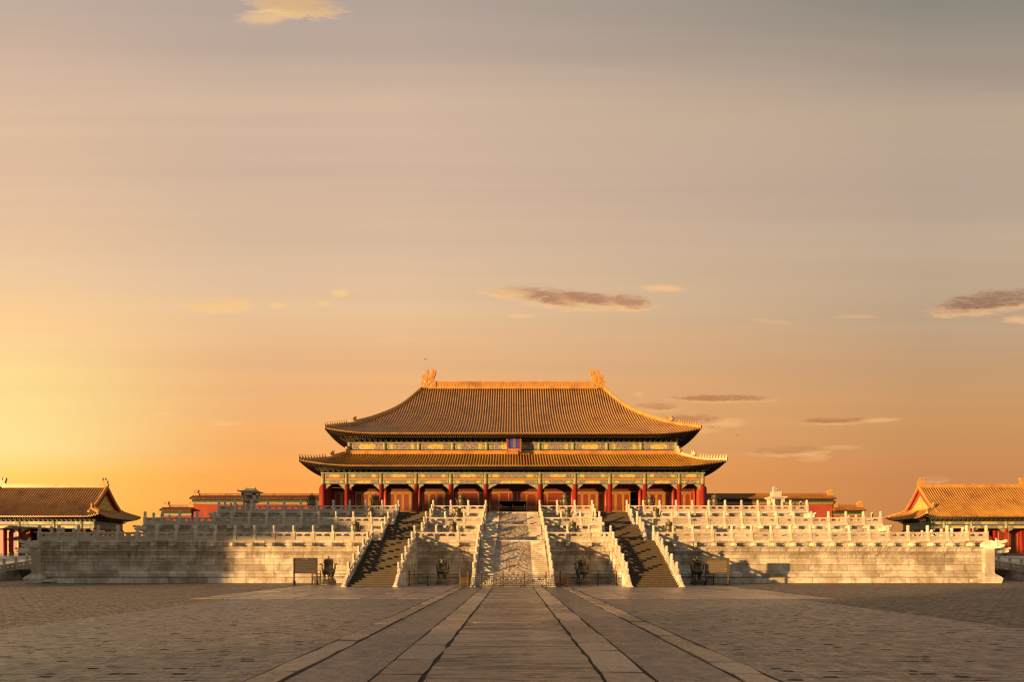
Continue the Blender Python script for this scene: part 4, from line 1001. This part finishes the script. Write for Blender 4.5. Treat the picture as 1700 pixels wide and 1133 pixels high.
# ------------------------------------------------------------ side gate halls
def gate_hall(s,label,cx,y0,y1,z0):
    cy=(y0+y1)/2; hx=14.0; hy=(y1-y0)/2
    t=thing('gate_hall',label,'gate hall',(cx,cy,z0))
    HX=lambda u:(hx-(2.8)*u/.3) if u<.3 else hx-2.8
    HY=lambda u:hy*(1-u)+.001
    Z=catmull([11.15,12.35,13.85,15.7,17.75])
    tg=.3
    rp,sF,sS,lf,ls=roof(t,cx,cy,HX,HY,Z,.7,.78,pitch=.52,rr=.13,NT_=12,tg=tg,detail=1,hip_h=.4,figs=5,name='tiled_roof')
    eaves(t,cx,cy,HX,HY,Z,lf,ls,11.7,hy-2.1,11.15,pitch=.34,overl=1.2,bz0=10.35,bz1=11.0,bdepth=.8,bsp=.9)
    xg=hx-2.8
    for sg in (-1,1):
        # gable boards and ornament
        pr=[(cy-HY(u),Z(u)) for u in [tg+(1-tg)*k/10 for k in range(11)]]; pr+=[(2*cy-a,c) for a,c in reversed(pr[:-1])]
        b=MB(); X0=cx+sg*(xg-.45); b.prism([(a,c-.05) for a,c in pr],X0-.05*sg,X0,'x',0)
        zb=Z(tg); k=.62
        inner=[(cy+(a-cy)*k,zb+.35+(c-zb)*k*.92) for a,c in pr]
        b.prism(inner,X0,X0+.07*sg,'x',1); b.build('gable',['redwall','p_gold'],rp)
        b=MB()
        for sy in (-1,1):
            path=[Vector((cx+sg*(xg-.12),cy+sy*HY(u),Z(u))) for u in [tg*.55+(1-tg*.55)*k/12 for k in range(13)]]
            b.sweep(path,[(-.22,-.25),(.22,-.25),(.22,.35),(.12,.45),(-.12,.45),(-.22,.35)])
            b.sweep([p+Vector((sg*.15,0,-.25)) for p in path[3:]],[(-.1,-.45),(.08,-.45),(.08,.1),(-.1,.1)],1)
        b.build('verge_ridge',['ridge','redwall'],rp)
        b=MB(); b.sweep([Vector((cx+sg*(xg-.3),cy-HY(tg)*.98,Z(tg)+.05)),Vector((cx+sg*(xg-.3),cy+HY(tg)*.98,Z(tg)+.05))],[(-.2,-.1),(.2,-.1),(.2,.4),(-.2,.4)]); b.build('lower_gable_ridge','ridge',rp)
        chiwen(rp,cx+sg*(xg-.6),cy,17.7,sg,.55)
    b=MB(); b.box(cx-xg+.6,cx+xg-.6,cy-.24,cy+.24,17.6,18.35); b.box(cx-xg+.6,cx+xg-.6,cy-.32,cy+.32,18.1,18.2); b.build('main_ridge','ridge',rp)
    # body
    zf=3.0; yc=y0+2.1
    xs=[-11.5,-9.0,-3.5,3.5,9.0,11.5]
    cmm=MB(); cmm.lathe([(.33,0),(.28,.1),(.27,5.9)],14); cme=cmm.mesh('column','red',True)
    chh=MB(); chh.lathe([(.275,5.9),(.29,5.92),(.27,7.3)],14); chm_=chh.mesh('painted_column_head','bead',True)
    for x in xs:
        c=put('column',cme,t,Vector((cx+x,yc,zf))-parent_org(t)); put('painted_column_head',chm_,c)
        put('column',cme,t,Vector((cx+x,y1-2.1,zf))-parent_org(t))
        put('column',cme,t,Vector((cx+x,yc+2.6,zf))-parent_org(t))
    for i in range(5):
        a,c=cx+xs[i]+.27,cx+xs[i+1]-.27
        beam(a,c,9.6,10.3,yc-.15,t,'upper_beam',i%2==0,0,.35); beam(a,c,8.85,9.5,yc-.15,t,'lower_beam',i%2==1,0,.35)
        spandrel(a,1,8.84,yc-.05,t,min(1.3,(c-a)*.32),.75); spandrel(c,-1,8.84,yc-.05,t,min(1.3,(c-a)*.32),.75)
        if xs[i+1]-xs[i]<6.9:
            b=MB(); b.box(a-.2,c+.2,yc+2.6,yc+2.8,zf+.9,9.2,0); b.box(a-.25,c+.25,yc+2.58,yc+2.82,zf,zf+.9,1)
            if c-a>3:
                m=(c-a-1)/2
                for k in range(2):
                    q=a+.5+k*m; b.box(q+.1,q+m-.1,yc+2.55,yc+2.6,zf+1.3,8.2,2); 
                    for (e,f_,gg,hh) in ((q+.02,q+.1,zf+1.2,8.3),(q+m-.1,q+m-.02,zf+1.2,8.3)): b.box(e,f_,yc+2.52,yc+2.6,gg,hh,3)
            b.build('screen_wall',['red','greybrick','lattice','gold'],t)
    for sg in (-1,1):
        b=MB(); b.box(cx+sg*11.5-.2,cx+sg*11.5+.2,yc+.3,y1-2.4,8.85,10.3); b.build('side_beam','p_mix',t)
        b=MB(); b.box(cx+sg*11.5-.35,cx+sg*11.5+.35,yc+2.6,y1-2.1,zf,8.8); b.build('side_wall','redwall',t)
    b=MB(); b.box(cx-11.5,cx+11.5,y1-2.3,y1-2.0,zf,10.3); b.build('rear_wall','red',t)
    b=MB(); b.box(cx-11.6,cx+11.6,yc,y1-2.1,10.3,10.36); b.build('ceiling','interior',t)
    b=MB(); b.box(cx-14.5,cx+14.5,y0-.5,y1+.5,z0,zf); b.build('plinth','marble',t)
    return t
for s,sn in ((-1,'left'),(1,'right')):
    gate_hall(s,f'{"shaded" if s<0 else "sunlit"} gate hall with gabled tile roof beyond the {sn} end of the terrace',s*95.7,107,119,2.0)
    # raised yard in front of the gate with its own marble ramp
    t=thing('side_platform',f'low grey stone platform with a ramp under the {sn} gate hall','platform',(s*90,100,0))
    b=MB(); xa,xb=(s*58.0,s*125) if s>0 else (s*125,s*58.0)
    b.box(xa,xb,75,124,-.1,2.95)
    b.prism([(55,-.1),(55,.05),(75,2.95),(75,-.1)],xa,xb,'x'); b.build('stone_body','marble',t)
    n=13; A=Vector((s*58.0,56,0.12)); 
    tr=thing('stair_balustrade',f'shaded marble balustrade climbing the ramp beyond the {sn} end of the terrace','balustrade',A,0,'sloping balustrades beside the stairs')
    L=1.45; sl_=2.9/20
    for i in range(n+1): put('post',POST,tr,(0,i*L,i*L*sl_))
    pm=panel_mesh(L,sl_)
    for i in range(n): put('panel',pm,tr,(0,(i+.5)*L,(i+.5)*L*sl_),R(90))
    # bronze vat
    t=thing('water_vat',f'dark bronze water vat standing on the ground beyond the {sn} corner of the terrace','vat',(s*56.9,63.6,0),0,'bronze water vats')
    b=MB(); b.lathe([(.45,.3),(.62,.42),(.80,.8),(.84,1.1),(.92,1.14),(.92,1.22),(.80,1.22),(.76,.9),(.5,.45)],20); b.build('bowl','bronze',t,True,org=(0,0,0))
    for k in range(3):
        a=k*2.1; b=MB(); b.box(-.09+.45*math.cos(a),.09+.45*math.cos(a),-.09+.45*math.sin(a),.09+.45*math.sin(a),0,.42); b.build('leg','bronze',t,org=(0,0,0))

# ------------------------------------------------------------ tripod incense burners
def burner_proto(loc,label):
    t=thing('incense_burner',label,'incense burner',loc,0,'bronze tripod incense burners')
    O=dict(org=(0,0,0))
    b=MB(); b.lathe([(.68,0),(.70,.08),(.60,.14),(.60,.17),(.66,.22),(.66,.34),(.58,.38),(.58,.46),(.55,.5)],20); b.build('pedestal','pedestal',t,**O)
    b=MB(); b.lathe([(.18,.90),(.38,.94),(.54,1.06),(.585,1.2),(.54,1.36),(.41,1.44),(.39,1.48),(.41,1.52),(.385,1.56),(.385,1.98),(.44,2.0),(.50,2.03),(.50,2.07),(.42,2.08)],22); b.lathe([(.545,1.18),(.555,1.2),(.545,1.22)],22); b.build('body','bronze',t,True,**O)
    for k in range(3):
        a=-PI/2+k*2*PI/3+.35; c_,s_=math.cos(a),math.sin(a)
        b=MB(); b.tube([(c_*.36,s_*.36,1.1),(c_*.44,s_*.44,.9),(c_*.36,s_*.36,.72),(c_*.38,s_*.38,.58),(c_*.44,s_*.44,.5)],[.16,.13,.085,.09,.12],10); b.build('leg','bronze',t,True,**O)
    for s in (-1,1):
        b=MB(); b.tube([(s*.47,0,1.38),(s*.58,0,1.50),(s*.55,0,1.74),(s*.61,0,1.90),(s*.74,0,1.93),(s*.78,0,1.85)],[.09,.08,.07,.075,.07,.05],8); b.build('handle','bronze',t,True,**O)
    b=MB(); b.lathe([(.38,2.07),(.36,2.12),(.36,2.26),(.46,2.28),(.46,2.31),(.30,2.38),(.12,2.42),(.05,2.45),(.05,2.48)],22); 
    for k in range(8):
        a=k*PI/4; b.box(.36*math.cos(a)-.05,.36*math.cos(a)+.05,.36*math.sin(a)-.05,.36*math.sin(a)+.05,2.12,2.25)
    L=b.build('lid','bronze',t,**O)
    b=MB(); b.lathe([(.04,2.47),(.085,2.52),(.09,2.57),(.05,2.63),(.01,2.65)],12); b.build('knob','bronze',L,True,**O)
    return t
G=[(-17.2,50.6,0,1,'on the ground beside the dark information board left of the stairs'),(-6.55,50.6,0,1,'on the ground between left brown stairs and carved ramp'),(6.45,50.6,0,1,'on the ground between carved ramp and right brown stairs'),(17.2,50.6,0,1,'on the ground beside the bronze information board right of the stairs')]
B=[]
for i,x in enumerate((-16.4,-6.25,6.25,16.3)): B.append((x,56.6,4.25,.86,('outside the left brown stairs on the lowest tier','between left stairs and ramp on the lowest tier','between ramp and right stairs on the lowest tier','outside the right brown stairs on the lowest tier')[i]))
for i,x in enumerate((-16.6,-6.4,6.4,16.7)): B.append((x,63.2,6.32,.86,('outside the left brown stairs on the middle tier','between left stairs and ramp on the middle tier','between ramp and right stairs on the middle tier','outside the right brown stairs on the middle tier')[i]))
for x,l in ((-25.8,'on the top tier before the end of the long left red wall'),(-17.6,'on the top tier just outside the left brown stairs'),(-6.6,'on the top tier between the left stairs and the ramp'),(6.7,'on the top tier between the ramp and the right stairs'),(17.6,'on the top tier just outside the right brown stairs'),(25.9,'on the top tier before the end of the long right red wall')): B.append((x,69.6,8.25,1.02,l))
p0=burner_proto((G[0][0],G[0][1],0),'bronze incense burner '+G[0][4])
p0.scale=(1.06,1.06,1.0)
for (x,y,z,s_,l) in G[1:]: dup(p0,(x,y,z),random.uniform(-.3,.3)*0,'bronze incense burner '+l,s_)
for (x,y,z,s_,l) in B: dup(p0,(x,y,z),0,'bronze incense burner '+l,s_)

# ------------------------------------------------------------ grain-measure pavilion and sundial
t=thing('stone_measure_pavilion','small grey stone pavilion with a roof on a pillar, left end of the top tier','stone pavilion',(-33.5,69.3,8.25)); O=dict(org=(0,0,0))
b=MB(); b.frus(0,0,0,.35,.95,.95,.8,.8); b.box(-.7,.7,-.7,.7,.35,.55); b.box(-.42,.42,-.38,.38,.55,1.45); b.build('pedestal','marble_p',t,**O)
for sx in (-1,1):
    b=MB(); b.frus(sx*.62,-.5,.55,1.45,.11,.11,.08,.08); b.build('stone_leg','marble_p',t,**O)
b=MB(); b.frus(0,0,1.4,1.62,.55,.5,.88,.8); b.box(-.86,.86,-.78,.78,1.62,1.78); b.build('table','marble_p',t,**O)
b=MB()
for sx in (-1,1):
    for sy in (-1,1): b.box(sx*.72-.13,sx*.72+.13,sy*.62-.13,sy*.62+.13,1.78,2.6)
b.box(-.85,.85,-.75,.75,2.36,2.75); b.box(-.58,.58,.45,.5,1.78,2.4); b.build('cell','marble_p',t,**O)
b=MB(); b.frus(0,0,2.75,2.86,1.12,1.0,1.18,1.05); b.frus(0,0,2.86,3.15,1.12,1.0,.55,.12); b.box(-.58,.58,-.09,.09,3.12,3.24)
for sx in (-1,1): b.prism([(sx*.5,3.2),(sx*.66,3.2),(sx*.62,3.42)],-.07,.07); b.prism([(sx*1.0,2.9),(sx*1.2,2.88),(sx*1.24,3.04)],-1.05,-.9)
b.build('roof','marble_p',t,**O)
t=thing('sundial','pale marble sundial disc on a four legged stand, right end of top tier','sundial',(33.6,69.3,8.25))
b=MB(); b.box(-.95,.95,-.95,.95,0,.3)
for sx in (-1,1):
    for sy in (-1,1): b.box(sx*.62-.16,sx*.62+.16,sy*.6-.16,sy*.6+.16,.3,1.9)
b.box(-.36,.2,-.3,.3,.3,1.9); b.build('stand','marble_c',t,**O)
b=MB(); b.frus(0,0,1.85,2.05,.75,.75,1.0,1.0); b.box(-1.0,1.0,-1.0,1.0,2.05,2.16); b.box(-.52,.52,-.45,.45,2.16,2.85); b.build('block','marble_c',t,**O)
b=MB(); vs=[]
for y in (-.09,.09):
    for k in range(28): a=2*PI*k/28; vs.append((.5*math.cos(a),y,.5*math.sin(a)))
b.xf=Matrix.Translation((.02,0,3.12))@Matrix.Rotation(R(18),4,'Z')@Matrix.Rotation(R(-18),4,'X')
b.add(vs,[(k,(k+1)%28,28+(k+1)%28,28+k) for k in range(28)]+[tuple(range(28)),tuple(range(28,56))])
b.tube([(0,-.25,0),(0,.2,0)],.03,8); b.build('dial','marble_c',t,**O)

# ------------------------------------------------------------ information boards
def board(x,y,label,mb,w_=2.05,right=False):
    t=thing('information_board',label,'information board',(x,y,0),0,'information boards before the terrace'); O=dict(org=(0,0,0)); h=w_/2
    b=MB(); b.box(-h,h,-.04,.04,1.12,2.42,0)
    fw=.10 if right else .05
    for (a,c,d,e) in ((-h-.03,h+.03,2.42,2.48),(-h-.03,h+.03,1.06,1.12)): b.box(a,c,-.07,.06,d,e,0)
    for s in (-1,1): b.box(s*h-.05,s*h+.05,-.07,.06,.06,2.48,0)
    PB=b
    if right:
        b=MB(); b.box(-h+.12,h-.12,-.055,-.04,1.2,2.22); b.build('plate',['gold' if False else 'plate'],t,**O)
    for s in (-1,1):
        b=MB(); b.lathe([(.17,0),(.17,.08),(.10,.12),(.14,.2),(.15,.28),(.09,.36),(.12,.40),(.06,.46)],12,(s*h,0)); b.build('foot','iron',t,True,**O)
    b=MB(); b.box(-h-.3,h+.3,-.14,.14,0,.05); b.build('ground_bar','iron',t,**O)
    me=textmesh('太和殿',.19,'letter' if not right else 'letter','title',.005); put('title',me,t,(0,-.058,2.32))
    rnd=random.Random(5 if right else 3); b=PB; b.m=[0]*len(b.m); y_=-.048 if not right else -.06
    for r in range(7):
        z=2.15-r*.135; xx=-h+.16; end=h-.14-(rnd.random()*.7 if r in (5,8,12) else 0)
        while xx<end:
            cw=rnd.uniform(.025,.05)
            # glyph-like pair of strokes
            b.box(xx,xx+cw*.8,y_-.004,y_,z,z+.010,1); b.box(xx+cw*.4,xx+cw*.4+.009,y_-.004,y_,z-.045,z,1)
            if rnd.random()<.6: b.box(xx,xx+cw*.8,y_-.004,y_,z-.04,z-.030,1)
            xx+=cw+.022
    b.box(.1,h-.15,y_-.004,y_,1.2,1.215,2)
    b.build('panel',[mb,'letter' if not right else 'board','redline'],t,**O)
    return t
M['plate']=plain('etched plate',(0.17,0.13,0.075),0.5,0.0,var=0.2,scale=9,bs=0.1)
board(-18.75,49.0,'dark brown information board with pale writing standing left of the left brown stairs','board')
board(18.45,49.0,'bronze framed information board with a light etched plate right of the right brown stairs','board2',2.05,True)

# ------------------------------------------------------------ metal fences
def fence(label,pts,mat,h=1.0,ph=1.3,step=1.8,z=0.0,group='metal fences'):
    A=Vector((pts[0][0],pts[0][1],z)); t=thing('metal_fence',label,'fence',A,0,group)
    for k in range(len(pts)-1):
        a=Vector((pts[k][0],pts[k][1],0)); c=Vector((pts[k+1][0],pts[k+1][1],0)); d=c-a; n=max(1,round(d.length/step)); rz=math.atan2(d.y,d.x)
        for i in range(n+1):
            if k>0 and i==0: continue
            b=MB(); b.box(-.04,.04,-.04,.04,0,ph-.1); b.lathe([(.03,ph-.1),(.055,ph-.06),(.05,ph),(.02,ph+.05)],8); b.box(-.07,.07,-.07,.07,0,.05)
            put('fence_post',b.mesh('fence_post',mat),t,a+d*(i/n)-Vector((A.x,A.y,0)),rz)
        L=d.length/n
        b=MB(); h2=L/2-.04
        b.box(-h2,h2,-.022,.022,h-.02,h+.03); b.box(-h2,h2,-.018,.018,h-.22,h-.19); b.box(-h2,h2,-.02,.02,.14,.18)
        m=int(L/.15)
        for i in range(1,m):
            x=-h2+2*h2*i/m; zt=h-.2 if i%3 else .62; zb=.16 if i%4 else .34
            b.box(x-.012,x+.012,-.012,.012,zb,zt)
        for zz2 in (.34,.62): b.box(-h2*.8,-h2*.15,-.012,.012,zz2,zz2+.025); b.box(h2*.15,h2*.8,-.012,.012,zz2,zz2+.025)
        pm=b.mesh('fence_panel',mat)
        for i in range(n): put('fence_panel',pm,t,a+d*((i+.5)/n)-Vector((A.x,A.y,0)),rz)
    return t
fence('brass coloured fence standing in front of the foot of the carved ramp',[(-3.9,46.9),(-4.35,44.6),(4.5,44.6),(4.05,46.9)],'brass',1.02,1.28,1.78)
fence('dark iron fence around the burner between the left stairs and the ramp',[(-9.15,47.8),(-4.2,47.8)],'iron',.98,1.25,1.75)
fence('dark iron fence around the burner between the ramp and the right stairs',[(4.2,47.8),(9.15,47.8)],'iron',.98,1.25,1.75)
fence('dark iron fence behind the left information board and its burner',[(-18.3,51.6),(-18.3,49.4),(-14.9,49.4)],'iron',.98,1.25,1.7)
fence('dark iron fence behind the right information board and its burner',[(14.9,49.4),(18.3,49.4),(18.3,51.6)],'iron',.98,1.25,1.7)
fence('thin metal fence across the top of the carved ramp',[(-3.0,69.3),(3.0,69.3)],'brass',.95,1.15,1.7,8.25)
fence('thin metal fence across the top of the right brown stairs',[(10.1,69.3),(13.9,69.3)],'brass',.95,1.15,1.9,8.25)

# ------------------------------------------------------------ buildings beyond the frame that stand round the courtyard (they cast its long shadows)
def court_building(label,cx,cy,hx,hy,ze,zr,rx,ry,wallin=2.4):
    t=thing('courtyard_pavilion',label,'pavilion',(cx,cy,0))
    b=MB(); b.box(cx-hx+wallin,cx+hx-wallin,cy-hy+wallin,cy+hy-wallin,0,ze+.3); b.build('walls','redwall',t)
    b=MB(); b.box(cx-hx+wallin-.6,cx+hx-wallin+.6,cy-hy+wallin-.6,cy+hy-wallin+.6,0,1.2); b.build('plinth','marble',t)
    b=MB(); f=lambda k:[(cx-k[0],cy-k[1],k[2]),(cx+k[0],cy-k[1],k[2]),(cx+k[0],cy+k[1],k[2]),(cx-k[0],cy+k[1],k[2])]
    st=[(hx,hy,ze),(hx,hy,ze+.25)]
    for k in range(1,7):
        u=k/6; st.append((hx+(rx-hx)*u,hy+(ry-hy)*u,ze+.25+(zr-ze)*(.6*u+.4*u*u)))
    vs=[p for k in st for p in f(k)]; fs=[(0,1,2,3),tuple(range(len(vs)-4,len(vs)))]
    for j in range(len(st)-1):
        for i in range(4): fs.append((4*j+i,4*j+(i+1)%4,4*j+4+(i+1)%4,4*j+4+i))
    b.add(vs,fs); b.build('tiled_roof','tile',t); return t
court_building('long red pavilion with a yellow hipped roof on the west side of the courtyard',-104,22.1,9.5,15.5,8.6,18.5,.3,6.5)
court_building('unseen low gallery with yellow roof, added on the west side to shade the gate hall',-113,70,4.5,33,7.4,9.9,.3,31)  # unseen gallery, added and sized to shade the left gate hall's lower front
court_building('long gate gallery with a yellow roof closing the courtyard behind the viewer',-16,-44,72,6.5,7.5,11.5,68,.3,1.5)

# ------------------------------------------------------------ a few distant birds
for k,(x,y,z,lb) in enumerate(((-16.2,100,39.6,'tiny dark bird flying just above the left roof dragon'),(37,100,27,'tiny dark bird in the sky right of the upper roof corner'),(58,140,35,'tiny dark bird in the sky above the right red wall'))):
    b=MB(); b.add([(-.5,0,.16),(-.1,-.1,0),(0,.2,0),(.1,-.1,0),(.5,0,.12),(0,-.3,.02),(0,0,-.08)],[(0,1,2),(2,3,4),(1,5,3,2),(1,6,3),(1,5,6),(3,5,6)])
    b.build('bird','bird',label=lb,cat='bird',group='birds in the sky',org=(0,0,0)).location=(x,y,z)
